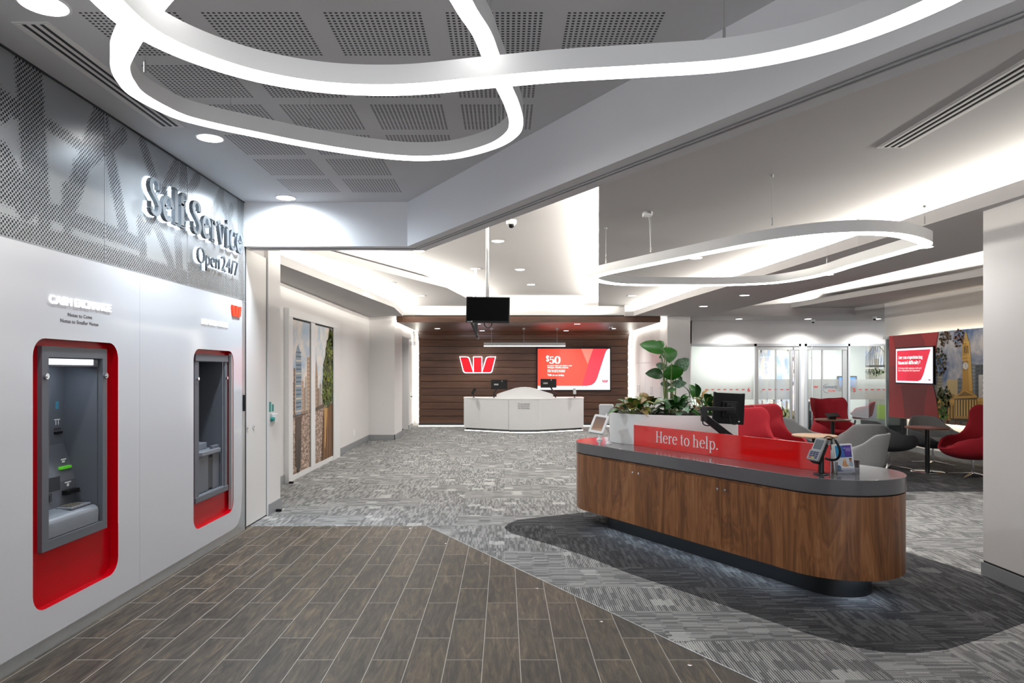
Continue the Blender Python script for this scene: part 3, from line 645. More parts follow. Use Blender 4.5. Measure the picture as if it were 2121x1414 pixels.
vent(-2.355, -2.178, 3.27, 4.68, FC, 'linear slot vent beside the grey perforated wall')
vent(2.46, 2.64, .8, 4.54, 3.053, 'linear slot vent in the grey ceiling at the upper right')

# ================================================================== MACHINE WALL (left)
YE = 6.80
Z0, Z1, Z2 = .08, 2.26, 3.24
rec = [(3.728, 4.553, .245, 1.757), (5.655, 6.489, .252, 1.760)]
b = MB()
outer = [(-3.4, Z0), (6.70 - .22, Z0)] + arc(6.70 - .22, Z0 + .22, .22, .22, -90, 0, 8)[1:] + [(6.70, Z1), (-3.4, Z1)]
holes = [rrect(a, c, d_, e, .10)[::-1] for a, c, d_, e in rec]
b.plate([outer] + holes, lambda y, z: (XL, y, z)); b.wallstrip(outer, lambda y, z: (XL, y, z), lambda y, z: (XL - .012, y, z))
struct(b.build('wall_left_white_panel', 'acrylic'), 'gloss white wall panel around the two red machine recesses', 'wall')
# recesses
for i, (a, c, d_, e) in enumerate(rec):
    lp = rrect(a, c, d_, e, .10); m = MB(); m.wallstrip(lp, lambda y, z: (XL - .0005, y, z), lambda y, z: (XL - .05, y, z))
    fr = [(3.86, 4.44, .575, 1.695), (5.77, 6.40, .475, 1.70)][i]
    m.plate([lp, [(fr[0], fr[2]), (fr[0], fr[3]), (fr[1], fr[3]), (fr[1], fr[2])]], lambda y, z: (XL - .05, y, z))
    tag(m.build('red_recess', 'red_gloss', smooth=True, angle=30), ('red gloss recess with rounded corners around the cash exchange machine', 'red gloss recess with rounded corners around the coin deposit machine')[i], 'recess')
# grey metal: strip at the right end, skirting
b = MB(); b.box(XL - .03, XL - .004, 6.45, YE, 0, Z1); b.box(XL - .03, XL - .004, -3.4, 6.449, 0, Z0 + .01)
struct(b.build('baseboard_machine_wall', 'aluminium'), 'grey metal skirting and end strip of the machine wall', 'skirting')
# perforated upper wall
S = [((3.66, 3.23), (3.73, 2.51), .07), ((3.75, 3.22), (3.83, 2.38), .06), ((4.35, 3.2), (4.04, 2.53), .07), ((4.38, 3.21), (4.62, 2.54), .06), ((4.13, 2.8), (4.62, 3.17), .05), ((3.49, 2.66), (3.68, 2.47), .10), ((3.2, 3.0), (3.6, 2.95), .05), ((3.3, 3.24), (3.5, 2.9), .06),
     ((1.5, 2.5), (4.87, 2.47), .05), ((1, 2.32), (6.62, 2.33), .055), ((4.02, 2.64), (4.04, 2.27), .04), ((4.87, 3.19), (5.04, 2.96), .05), ((5.0, 2.71), (5.29, 2.4), .05), ((5.37, 3.19), (4.93, 2.60), .05), ((5.49, 3.2), (5.45, 2.7), .07), ((6.23, 3.21), (5.98, 2.89), .05), ((6.18, 3.15), (6.56, 2.84), .05), ((6.45, 3.1), (6.2, 2.75), .05), ((6.66, 3.2), (6.70, 2.3), .07), ((4.84, 2.62), (4.87, 2.41), .05), ((5.39, 2.61), (5.43, 2.28), .06), ((5.74, 3.2), (5.53, 2.97), .05), ((5.6, 2.42), (6.6, 2.40), .05), ((3.85, 2.96), (4.15, 2.94), .03)]
def sd(y, z):
    best = 9
    for (a, c, w_) in S:
        ax, ay = a; bx, by = c; l2 = (bx - ax) ** 2 + (by - ay) ** 2; t = max(0, min(1, ((y - ax) * (bx - ax) + (z - ay) * (by - ay)) / l2))
        best = min(best, math.hypot(y - ax - t * (bx - ax), z - ay - t * (by - ay)) - w_ * .82)
    return best
me = bpy.data.meshes.new('wall_left_perforated'); ny, nz = 400, 66; y0, y1 = 0.8, YE; vs = []; fs = []; att = []
for j in range(nz + 1):
    for i in range(ny + 1):
        y = y0 + (y1 - y0) * i / ny; z = Z1 + (Z2 - Z1) * j / nz; vs.append((XL - .004, y, z)); q = sd(y, z); att.append(max(0, min(1, .95 - q * 30)) if q < .03 else 0)
for j in range(nz):
    for i in range(ny): k = j * (ny + 1) + i; fs.append((k, k + 1, k + ny + 2, k + ny + 1))
me.from_pydata(vs, [], fs); at_ = me.attributes.new('perforation', 'FLOAT', 'POINT'); at_.data.foreach_set('value', att); me.materials.append(M['perf_metal'])
o = bpy.data.objects.new('wall_left_perforated', me); C.objects.link(o); struct(o, 'grey metal wall panel with a perforated bridge picture')
b = MB(); b.box(XL - .02, XL + .004, -3.4, YE, Z2 - .010, Z2 - .0005); b.box(XL - .02, XL + .002, YE - .006, YE, Z1, Z2); b.box(XL - .02, XL - .0005, -3.4, YE, Z1 - .004, Z1 + .004, 1)
b.box(XL - .003, XL + .0002, 4.819, 4.821, Z0, Z1, 1); b.box(XL - .01, XL - .0025, 4.405, 4.411, Z1, Z2, 1); b.box(XL - .01, XL - .0025, 5.55, 5.556, Z1, Z2, 1); b.box(XL - .02, XL + .002, YE - .004, YE + .001, 0, Z1, 0)
struct(b.build('trim_2', ['gap', 'skirt']), 'dark shadow gaps of the machine wall', 'trim')
b = MB(); b.face([(XL - .012, -3.4, Z1), (XL - .012, .8, Z1), (XL - .012, .8, Z2), (XL - .012, -3.4, Z2)]); b.box(-2.8, -2.70, -3.4, 3.6, 0, 3.3); struct(b.build('wall_left_near', 'aluminium'), 'grey metal wall nearest the camera')
# ---- signs on that wall
def wallmx(y, z, off=.0): return basis((XL + off, y, z), (0, 1, 0), (0, 0, 1))
o = thing('lit_sign', (XL, 5.72, 2.7), 'halo-lit Self Service lettering on the perforated metal wall', 'sign')
wS, wT = sum(GL[c][0] for c in 'Self '), sum(GL[c][0] for c in 'Self Service')
for w_, y_, k_ in (('Self', 4.86, sum(GL[c][0] for c in 'Self') / wT), ('Service', 4.86 + 1.76 * wS / wT, sum(GL[c][0] for c in 'Service') / wT)):
    m = MB(); serif(m, w_, .255, wallmx(y_, 2.705, .014), .150, .050, width=1.76 * k_, depth=.030); m.build('lettering', 'letter', o)
    m = MB(); serif(m, w_, .255, wallmx(y_, 2.705, .003), .150, .050, width=1.76 * k_, grow=.020); m.build('halo_light', 'halo', o)
o = thing('lit_sign', (XL, 6.1, 2.45), 'halo-lit Open 24/7 lettering below the larger lit words', 'sign')
for w_, y_, k_ in (('Open', 5.66, .44), ('24/7', 6.15, .38)):
    m = MB(); sans(m, w_, .20, wallmx(y_, 2.475, .020), .009, -.0035, width=k_); m.build('lettering', 'letter', o)
    m = MB(); sans(m, w_, .20, wallmx(y_, 2.475, .004), .001, -.001, width=k_ + .004); m.build('halo_light', 'halo', o)
o = thing('lit_sign', (XL, 4.15, 1.958), 'small white lit CASH EXCHANGE lettering on the gloss panel', 'sign')
for w_, y_, k_ in (('CASH', 3.856, .20), ('EXCHANGE', 4.085, .371)): m = MB(); sans(m, w_, .068, wallmx(y_, 1.958, .004), .004, width=k_); m.build('lettering', 'white_lit', o)
m = MB(); sans(m, 'Notes to Coins', .030, wallmx(4.143, 1.897, .001), .0003, align='CENTER', width=.235); sans(m, 'Notes to Smaller Notes', .030, wallmx(4.143, 1.858, .001), .0003, align='CENTER', width=.37)
tag(m.build('lettering', 'ink'), 'two small dark lines of text about notes and coins under the lit words', 'lettering')
o = thing('lit_sign', (XL, 6.07, 1.975), 'small white lit DEPOSIT COINS lettering on the gloss panel', 'sign')
for w_, y_, k_ in (('DEPOSIT', 5.80, .30), ('COINS', 6.13, .215)): m = MB(); sans(m, w_, .062, wallmx(y_, 1.975, .004), .004, width=k_); m.build('lettering', 'white_lit', o)
o = thing('lit_emblem', (XL, 6.54, 2.09), 'small red three-stroke emblem at the top right of the gloss panel', 'emblem')
m = MB(); w_logo(m, wallmx(6.54, 2.095, .002), .115, .012); m.build('emblem_face', mat('emblem_red', (.7, .01, .0), .4, emit=(.95, .06, .01), es=.9), o)
# ---- cash exchange machine
o = thing('cash_machine', (XL - .1, 4.15, .556), 'grey cash exchange machine set in the left, larger-looking red recess', 'cash machine')
fy0, fy1, fz0, fz1 = 3.836, 4.465, .556, 1.716; oy0, oy1, oz0, oz1 = 3.893, 4.416, .61, 1.654; XF = -2.588
fl = [(fy0, fz0), (fy1, fz0), (fy1, fz1), (fy0, fz1)]; ol = [(oy0, oz0), (oy0, oz1), (oy1, oz1), (oy1, oz0)]
m = MB(); m.plate([fl, ol], lambda y, z: (XF, y, z)); m.wallstrip(fl, lambda y, z: (XF, y, z), lambda y, z: (XL - .05, y, z)); m.wallstrip(ol, lambda y, z: (XF, y, z), lambda y, z: (XF - .03, y, z)); m.build('surround', 'atm', o)
m = MB(); XB = -2.83
ins = [(oy0 + .0, oz0), (oy0 + .0, oz1), (oy1 - .012, oz1), (oy1 - .012, oz0)]
m.face([(XF - .03, oy1 - .012, oz0), (XF - .03, oy1 + .002, oz0), (XF - .03, oy1 + .002, oz1), (XF - .03, oy1 - .012, oz1)]); m.wallstrip(ins, lambda y, z: (XF - .03, y, z), lambda y, z: (XB, y, z)); m.face([(XB, oy0, oz0), (XB, oy1, oz0), (XB, oy1, oz1), (XB, oy0, oz1)]); m.build('cavity_lining', 'atm', o)
m = MB(); pr = [(XB, .61), (XB, 1.115), (-2.752, .889), (-2.752, .61)]
m.prism([(x, z) for x, z in pr], -oy1 + .013, -oy0 - .001, 0, mx=Matrix(((1, 0, 0, 0), (0, 0, -1, 0), (0, 1, 0, 0), (0, 0, 0, 1)))); m.build('fascia', 'atm', o, bevel=.004)
m = MB(); pr = [(-2.752, .61), (-2.752, .735), (-2.70, .735), (-2.622, .722), (-2.604, .708), (-2.598, .69), (-2.600, .615)]
m.prism(pr, -oy1 + .03, -oy0 - .002, 0, mx=Matrix(((1, 0, 0, 0), (0, 0, -1, 0), (0, 1, 0, 0), (0, 0, 0, 1)))); m.build('shelf', 'atm_light', o, smooth=True)
m = MB(); m.box(-2.735, -2.635, 4.17, 4.37, .728, .742); kp = m.build('keypad', 'atm_light', o, bevel=.004)
m = MB()
for i in range(4):
    for j in range(4): m.box(-2.722 + i * .02, -2.708 + i * .02, 4.195 + j * .028, 4.217 + j * .028, .742, .748)
m.build('keys', mat('steel_keys', (.30, .27, .22), .3, metal=.6, var=.1), kp)
m = MB(); m.box(-2.70, XF - .02, oy0 + .002, oy1 - .014, 1.600, 1.652); hd = m.build('hood', 'atm', o, bevel=.004)
m = MB(); m.box(XF - .022, XF - .012, oy0 + .012, 4.335, 1.612, 1.646); m.build('lamp_panel', mat('machine_lamp', (1, 1, 1), .5, emit=(.90, .97, 1), es=1.6), hd)
area_light('machine_lamp', (-2.66, 4.12, 1.597), (-.45, 0, -1), (0, 1, 0), .35, .05, 1.6, (.78, .88, 1.0), o)
def onplane(name, x, y0_, y1_, z0_, z1_, m_, par, t=.004): mb = MB(); mb.box(x, x + t, y0_, y1_, z0_, z1_); return mb.build(name, m_, par)
onplane('sticker', XB, 4.32, 4.352, 1.335, 1.382, 'blue_sticker', o, .001)
onplane('card_slot', XB, 4.305, 4.372, 1.178, 1.192, 'black', o, .012); onplane('card_label', XB, 4.305, 4.372, 1.200, 1.216, 'ink', o, .002)
for icon in (((XB, 4.307, 4.363, 1.265, 1.271), (XB, 4.321, 4.325, 1.235, 1.263), (XB, 4.345, 4.349, 1.235, 1.263)), ((-2.783, 4.30, 4.35, 1.015, 1.022), (-2.784, 4.312, 4.338, .998, 1.010)), ((-2.752, 4.29, 4.35, .872, .879), (-2.752, 4.31, 4.33, .85, .868))):
    m = MB(); [m.box(x_, x_ + .002, a_, c_, d_, e_) for x_, a_, c_, d_, e_ in icon]; m.build('icon', 'paper', o)

m = MB(); m.box(-2.80, -2.762, 4.27, 4.378, .958, .976); m.build('lit_slot', 'green', o, bevel=.003)
m = MB(); m.box(-2.80, -2.7515, 4.12, 4.245, .84, .925); m.build('receipt_pocket', 'atm_dark', o)
m = MB(); m.box(-2.76, -2.715, 4.262, 4.385, .802, .830); m.box(-2.76, -2.700, 4.275, 4.372, .806, .812); m.build('card_reader', 'black', o, bevel=.004)
m = MB(); m.box(-2.76, -2.749, 4.115, 4.165, .782, .832); m.box(-2.76, -2.745, 4.137, 4.143, .795, .820); m.build('coin_slot', 'atm_dark', o)
m = MB(); m.box(-2.79, -2.76, 4.03, 4.09, .95, 1.02); m.build('side_screen', 'blue_sticker', o)
for yy in (3.866, 4.442):
    m = MB(); m.tube([(XF, yy, 1.545), (XF + .012, yy, 1.545)], .017, 16); m.tube([(XF + .012, yy, 1.545), (XF + .017, yy, 1.545)], .009, 12); m.build('lock', 'chrome', o, smooth=True)
# ---- coin deposit machine
o = thing('coin_machine', (XL - .1, 6.08, .46), 'grey coin deposit machine with a coin tray in the farther red recess', 'coin machine')
m = MB(); m.box(XL - .05, XF + .002, 5.742, 6.42, 1.657, 1.72); m.build('top_rail', 'atm', o, bevel=.004)
m = MB(); m.box(XL - .05, XF + .002, 5.742, 6.42, .46, .51); m.build('bottom_rail', 'atm', o, bevel=.004)
for y0_, y1_ in ((5.742, 5.822), (6.36, 6.42)): m = MB(); m.box(XL - .05, XF - .006, y0_, y1_, .51, 1.657); m.build('side_rail', 'atm', o, bevel=.004)
m = MB(); ins = [(5.822, .51), (5.822, 1.657), (6.36, 1.657), (6.36, .51)]; XB2 = -2.90
m.wallstrip(ins, lambda y, z: (XL - .05, y, z), lambda y, z: (XB2, y, z)); m.face([(XB2, 5.822, .51), (XB2, 6.36, .51), (XB2, 6.36, 1.657), (XB2, 5.822, 1.657)]); m.build('cavity_lining', 'atm', o)
m = MB(); m.box(XB2 + .002, -2.66, 5.825, 6.33, .512, .86); m.box(-2.665, -2.635, 6.19, 6.33, .512, .90); m.box(-2.665, -2.635, 5.825, 6.10, .512, .84); m.build('coin_hopper', 'atm', o, bevel=.006)
m = MB(); m.prism([(XB2 + .01, 5.83), (-2.70, 5.83), (-2.615, 5.93), (-2.615, 6.32), (XB2 + .01, 6.32)], .83, .872); m.build('tray', 'atm_light', o, bevel=.008)
m = MB(); m.box(-2.80, -2.70, 5.95, 6.22, .872, .93); m.box(-2.78, -2.72, 5.98, 6.15, .93, .94); m.build('coin_cup', 'atm_light', o, bevel=.01)
m = MB(); m.box(-2.70, -2.640, 6.10, 6.19, .53, .80); m.build('return_slot', 'atm_dark', o)
for yy in (5.785, 6.385):
    m = MB(); m.tube([(XF - .006, yy, 1.51), (XF + .010, yy, 1.51)], .014, 14); m.build('lock', 'chrome', o, smooth=True)
# ---- sliding door leaf past the machine wall
o = thing('sliding_door', (-2.62, 7.14, 0), 'tall plain white sliding door leaf right after the machine wall', 'door')
m = MB(); m.box(-2.64, -2.59, 6.815, 7.46, .012, 2.80); m.build('leaf', 'wall_gloss', o, bevel=.002)
m = MB(); m.box(-2.592, -2.5885, 6.813, 6.822, .012, 2.80); m.box(-2.592, -2.5885, 7.452, 7.462, .012, 2.80); m.box(-2.63, -2.588, 6.815, 7.46, .004, .012); m.build('edge_seal', 'gap', o)
for yy in (6.90, 7.07):
    m = MB(); m.tube([(-2.592, yy, .995), (-2.582, yy, .995)], .020, 16); m.box(-2.583, -2.581, yy - .003, yy + .003, .985, 1.005, 1); m.build('keyhole', ['chrome', 'gap'], o, smooth=True)
m = MB(); m.box(XL - .004, XL + .012, 6.735, 6.765, 1.18, 1.34); m.box(XL + .010, XL + .014, 6.742, 6.758, 1.20, 1.32); tag(m.build('door_controller', 'black', bevel=.003), 'narrow black control strip on the metal edge of the machine wall', 'control panel')
o = thing('key_switch', (-2.575, 7.66, 1.0), 'white exit button box with green stickers on the narrow white wall', 'switch')
m = MB(); m.box(-2.577, -2.571, 7.52, 7.58, .98, 1.10); m.build('steel_plate', 'aluminium', o)
m = MB(); m.box(-2.577, -2.535, 7.575, 7.68, 1.0, 1.10); bx_ = m.build('button_box', 'white', o, bevel=.006)
m = MB(); m.tube([(-2.571, 7.555, 1.045), (-2.535, 7.555, 1.045)], .02, 14); m.build('button', 'teal', o)
m = MB(); m.box(-2.576, -2.573, 7.50, 7.56, 1.125, 1.235); m.box(-2.576, -2.573, 7.585, 7.645, 1.125, 1.205); m.build('sticker', 'teal', o)
for x_, y_, lab in ((-2.53, 7.36 + .33, 'small black door stop on the carpet at the narrow white wall'), (-2.985, 9.60, 'small black door stop at the foot of the mural doors'), (-2.74, 18.3, 'small black door stop in the grey door recess')):
    m = MB(); m.box(x_ - .03, x_ + .03, y_ - .02, y_ + .02, .002, .028); tag(m.build('door_stop', 'black', bevel=.004), lab, 'door stop', 'door stops')
# small brass floor studs in the tiles
k_ = 0
for (u, v) in ((697, 1094), (850, 1095), (862, 1095), (924, 1126.5), (1006, 1167), (1112, 1220), (1246, 1288.5), (1429, 1379)):
    x, y = at(u, v, 0); m = MB(); m.lathe([(.013, .004), (.013, .0065), (.008, .008), (0, .008)], (x, y, 0), 12); o = m.build('floor_stud', 'chrome', smooth=True)
    tag(o, 'tiny round metal stud set in the plank tiles near the carpet edge', 'floor stud', 'metal studs along the tile edge')
# ================================================================== TELLER AREA (back)
XW0, XW1 = -2.44, 3.52
prof = [(19.5, .10), (19.5, 2.224)] + [(19.05 + .45 * math.cos(R(a)), 2.224 + .45 * math.sin(R(a))) for a in range(10, 91, 10)] + [(15.5, 2.674)]
seg = []; acc = 0
for a, c in zip(prof[:-1], prof[1:]): l = math.dist(a, c); seg.append((acc, acc + l, a, c)); acc += l
def pp(s, off=0.0):
    for s0, s1, a, c in seg:
        if s <= s1 + 1e-9:
            t = (s - s0) / (s1 - s0); ty, tz = (c[0] - a[0]) / (s1 - s0), (c[1] - a[1]) / (s1 - s0)
            return (a[0] + (c[0] - a[0]) * t + tz * off, a[1] + (c[1] - a[1]) * t - ty * off)
    return prof[-1]
b = MB(); s = 0.0; L = acc
brk = [s_ for s_ in (0,)]
while s < L - .02:
    step = .198 if s < 2.7 else .60
    e = min(s + step - .014, L); k = max(1, int((e - s) / .05)) if 2.0 < s < 3.0 else 1
    for xa, xb in ((XW0, -.753), (-.750, 1.40), (1.403, XW1)):
        ring = [pp(s + (e - s) * i / k) for i in range(k + 1)] + [pp(s + (e - s) * i / k, .022) for i in range(k, -1, -1)]
        A = [b.bm.verts.new((xa, y, z)) for y, z in ring]; B = [b.bm.verts.new((xb, y, z)) for y, z in ring]
        b.bm.faces.new(A[::-1]); b.bm.faces.new(B)
        for i in range(len(ring)): b.bm.faces.new((A[i], A[(i + 1) % len(ring)], B[(i + 1) % len(ring)], B[i]))
    s = s + step
b.box(XW0, XW1, 15.47, 15.495, 2.674, 2.808)
struct(b.build('wall_back', 'walnut_wall'), 'dark walnut board wall curving into a timber canopy', 'wall')
b = MB(); b.box(XW0 + .02, XW1 - .02, 19.53, 19.6, .1, 2.2); b.box(XW0 + .02, XW1 - .02, 15.5, 19.0, 2.71, 2.80); b.box(XW0, XW1, 15.47, 19.5, 2.812, 2.834); b.box(XW0, XW1, 19.50, 19.55, 0, .1)
ps = [pp(2.05 + .05 * i, .026) for i in range(20)]; qs = [pp(2.05 + .05 * i, .06) for i in range(20)]
b.rings([[(XW0 + .01, *p_), (XW1 - .01, *p_), (XW1 - .01, *q_), (XW0 + .01, *q_)] for p_, q_ in zip(ps, qs)])
struct(b.build('wall_back_core', 'gap'), 'black core behind the walnut boards', 'wall')
def side_strip(x0, x1, lab):
    o = thing('edge_light', ((x0 + x1) / 2, 19.5, .1), lab, 'edge light'); m = MB()
    ps = [pp(i * L / 60, .004) for i in range(61)]; qs = [pp(i * L / 60, .045) for i in range(61)]
    m.rings([[(x0, *p), (x1, *p), (x1, *q), (x0, *q)] for p, q in zip(ps, qs)]); m.build('light_band', 'strip', o); return o
side_strip(-2.505, -2.445, 'white light band along the left edge of the walnut wall and canopy')
side_strip(3.525, 3.60, 'white light band along the right edge of the walnut wall and canopy')
m = MB(); m.box(XW0, XW1, 19.470, 19.498, .003, .022); tag(m.build('floor_light_line', 'strip'), 'thin white light line at the foot of the walnut wall', 'light strip')
# emblem on the boards
def XZ(u, v, Y=19.47): x, z = xz(u, v, Y); return x, z
o = thing('wall_emblem', (-.76, 19.49, 1.53), 'large red three-stroke emblem with white edge glow on the walnut wall', 'emblem')
mx = basis((-.762, 19.49, 1.532), (1, 0, 0), (0, 0, 1))
m = MB(); w_logo(m, mx, .50, .045); m.build('emblem_face', 'red_sign', o)
m = MB(); w_logo(m, mx, .50, .030, grow=.030); m.build('edge_glow', 'halo', o)

# ------------------------------------------------------------------ flat pictures (prints, screens)
PM = {}
def pm(h, e=0.0, rough=.5):
    k = (h, e, rough)
    if k not in PM: PM[k] = mat('print_' + h, h, rough, emit=h if e else None, es=e, var=0.0) if e else mat('print_' + h, h, rough, var=.05, vs=25)
    return PM[k]
class Pic:
    def __init__(s, o, x, y): s.mx = basis(o, x, y); s.mb = MB(); s.mats = []; s.z = 0.0004
    def mi(s, m):
        if isinstance(m, str): m = M[m] if m in M else pm(m, s.e)
        if m not in s.mats: s.mats.append(m)
        return s.mats.index(m)
    e = 0.0
    def poly(s, pts, m, up=True):
        s.mb.face([s.mx @ Vector((x, y, s.z)) for x, y in pts], s.mi(m))
        if up: s.z += .00025
    def rect(s, x0, y0, x1, y1, m, up=True): s.poly([(x0, y0), (x1, y0), (x1, y1), (x0, y1)], m, up)
    def at(s, x, y): return s.mx @ Matrix.Translation((x, y, s.z + .0004))
    def build(s, name, par=None, **k): s.mb.keep = True; return s.mb.build(name, s.mats, par, **k)
# advertising screen on the walnut wall
x0, z1 = XZ(1111, 719.5); x1, z0 = XZ(1265.5, 809.5)
o = thing('advertising_screen', ((x0 + x1) / 2, 19.47, z0), 'large lit red and white advertising screen reading $50 on the walnut wall', 'screen')
m = MB(); m.box(x0, x1, 19.435, 19.49, z0, z1); m.build('bezel', 'black', o, bevel=.004)
bx = .036; w_, h_ = x1 - x0 - 2 * bx, z1 - z0 - 2 * bx
p = Pic((x0 + bx, 19.434, z0 + bx), (1, 0, 0), (0, 0, 1)); p.e = 1.0
def N(cx_, cy_): return ((cx_ - 122) / 778 * w_, (873 - cy_) / 440 * h_)
p.rect(0, 0, w_, h_, 'f2493c')
p.poly([N(122, 433), N(360, 433), N(330, 832), N(122, 832)], 'f5402f'); p.poly([N(590, 433), N(720, 433), N(660, 600)], 'f9796b')
p.poly([N(x, y) for x, y in ((720, 433), (898, 433), (868, 455), (760, 755), (735, 797), (700, 822), (655, 832), (598, 832), (690, 520))], 'f03a4a')
p.poly([N(x, y) for x, y in ((900, 433), (880, 437), (862, 455), (850, 482), (762, 755), (738, 797), (703, 822), (655, 832), (122, 832), (122, 873), (900, 873))], 'fbf8ff')
sc = w_ / 778
wm = pm('ffffff', 1.0)
serif(p.mb, '$', 56 * sc, p.at(*N(208, 566)), .15, .06, mi=p.mi(wm)); serif(p.mb, '50', 74 * sc, p.at(*N(243, 590)), .17, .05, width=125 * sc, mi=p.mi(wm))
for t_, y_, s_, w2 in (('in yours when you open a new', 621, 17, 265), ('Westpac Choice account.', 642, 17, 228), ('Make five eligible purchases', 667, 13, 190), ('within 30 days by 31/08/20.', 684, 13, 190), ('Talk to us today.', 724, 21, 182)):
    sans(p.mb, t_, s_ * sc * 1.35, p.at(*N(227, y_)), width=w2 * sc, mi=p.mi(wm), bold=True)
w_logo(p.mb, p.at(*N(847, 794)), 32 * sc, mi=p.mi('d92b45'))
p.build('picture', o)
# ---- hanging linear light over the counter
Yp = 17.5; xa, za = xz(1002, 717, Yp); xb, zb = xz(1171, 709.5, Yp)
o = thing('linear_pendant', ((xa + xb) / 2, Yp, za), 'straight white linear pendant light hanging over the teller counter', 'pendant light')
m = MB(); m.box(xa, xb, Yp - .04, Yp + .04, za + .012, zb); m.build('housing', 'white', o, bevel=.003)
m = MB(); m.box(xa + .004, xb - .004, Yp - .037, Yp + .037, za, za + .012); m.build('diffuser', 'led', o)
for u_ in (1018, 1085, 1154):
    xx = xz(u_, 0, Yp)[0]; m = MB(); m.tube([(xx, Yp, zb), (xx, Yp, 2.65)], .0025, 6); m.box(xx - .035, xx + .035, Yp - .03, Yp + .03, 2.63, 2.672); m.build('suspension', 'white', o)
# ---- teller counter
o = thing('teller_counter', (.52, 18.0, 0), 'white teller counter with an angled front before the walnut wall', 'counter')
front = [(-1.08, 18.20), (.10, 17.50)] + [(.134 + .19 * i, 17.46 - .035 * math.sin(math.pi * i / 4)) for i in range(5)] + [(.94, 17.50), (2.10, 18.20)]
foot = front + [(2.10, 18.62), (-1.08, 18.62)]
def inset(P, d): 
    c = (.51, 18.1); return [(c[0] + (x - c[0]) * (1 - d), c[1] + (y - c[1]) * (1 - d * 2.2)) for x, y in P]
m = MB(); m.prism(foot, .075, .845); bd = m.build('front_panels', 'white', o)
m = MB(); m.prism(inset(foot, -.006), .845, .875); m.build('worktop', 'corian', o, bevel=.003)
m = MB(); m.prism(inset(foot, .035), .0, .075); m.build('plinth', 'gap', o)
m = MB()
for i in range(len(front) - 1): pass
q = inset(front, .028); q2 = inset(front, .012)
for i in range(len(front) - 1): m.prism([q[i], q[i + 1], q2[i + 1], q2[i]], .004, .016)
m.build('floor_glow_strip', 'strip', o)
for xx in (.100, .930): m = MB(); m.box(xx - .003, xx + .003, 17.495, 17.60, .08, .842); m.build('panel_joint', 'skirt', o)
m = MB()
for i, t_ in enumerate(('All cash protected', 'and secured under', 'time delay locking.')): sans(m, t_, .072, basis((.34, 17.4215, .715 - i * .052), (1, 0, 0), (0, 0, 1)), .0004, width=.30)
m.build('lettering', 'skirt', o)
hp = [(.134 + (xz(u, 0, 17.85)[0] - .134), xz(0, v, 17.85)[1]) for u, v in ((1028, 822), (1028.5, 817), (1031, 815), (1043, 811), (1056, 807), (1066, 803.5), (1078, 801.4), (1088, 801), (1098, 801.8), (1110, 804.5), (1121, 808.5), (1133, 812), (1143, 815), (1145.5, 817), (1146, 822))]
hp = [(x, max(z, .875)) for x, z in hp]; hp[0] = (hp[0][0], .8755); hp[-1] = (hp[-1][0], .8755)
m = MB(); m.prism([(x, z) for x, z in hp], 17.82, 17.86, mx=Matrix(((1, 0, 0, 0), (0, 0, 1, 0), (0, 1, 0, 0), (0, 0, 0, 1)))); m.build('privacy_screen', 'corian', o)
def desk_monitor(px_, py_, ww, hh, ux, arm, lab, Yd):
    x, z = xz(px_, py_, Yd); o_ = thing('desk_monitor', (x, Yd + .2, .875), lab, 'monitor', group='monitors on the teller counter')
    m = MB(); mxx = Matrix.Translation((x, Yd, z)) @ Matrix.Rotation(R(ux), 4, 'X'); m.box(-ww / 2, ww / 2, -.012, .016, -hh / 2, hh / 2, mx=mxx); m.build('casing', 'black', o_, bevel=.006)
    m = MB(); m.box(-.13 * ww / .4, -.02, -.014, -.012, -.02, .02, mx=mxx); m.box(.06, .085, -.014, -.012, .07, .10, mx=mxx); m.build('rear_sticker', 'frame_grey', o_)
    m = MB(); ax, = (xz(arm, 0, Yd)[0],); m.tube([(ax, Yd + .05, .876), (ax, Yd + .05, .98)], .02, 10); m.tube([(ax, Yd + .05, .97), (ax + (x - ax) * .4, Yd + .03, 1.06), (x, Yd + .02, z)], .022, 8); m.build('arm', 'black_metal', o_, smooth=True)
desk_monitor(1034, 796, .42, .25, -4, 1023, 'black monitor on an arm, left one on the teller counter', 17.95)
desk_monitor(1136, 793.5, .42, .235, -8, 1151, 'black monitor on an arm, right one on the teller counter, before the lit screen', 17.95)
def card_terminal_small(u, Yd, lab, tilt):
    x = xz(u, 0, Yd)[0]; o_ = thing('card_terminal', (x, Yd, .876), lab, 'card terminal', group='card terminals on the teller counter')
    m = MB(); m.lathe([(.045, 0), (.045, .008), (.012, .01), (.012, .12)], (x, Yd, .876), 14); m.build('stand', 'black_metal', o_, smooth=True)
    m = MB(); mx = Matrix.Translation((x, Yd, 1.04)) @ Matrix.Rotation(R(tilt), 4, 'Y') @ Matrix.Rotation(R(-25), 4, 'X'); m.box(-.04, .04, -.02, .02, -.085, .085, mx=mx); m.build('keypad_unit', 'black' if tilt else 'frame_grey', o_, bevel=.008)
card_terminal_small(981, 17.95, 'card terminal on a black post at the left end of the teller counter', 28)
card_terminal_small(1190, 17.95, 'pale card terminal on a black post at the right end of the teller counter', 0)
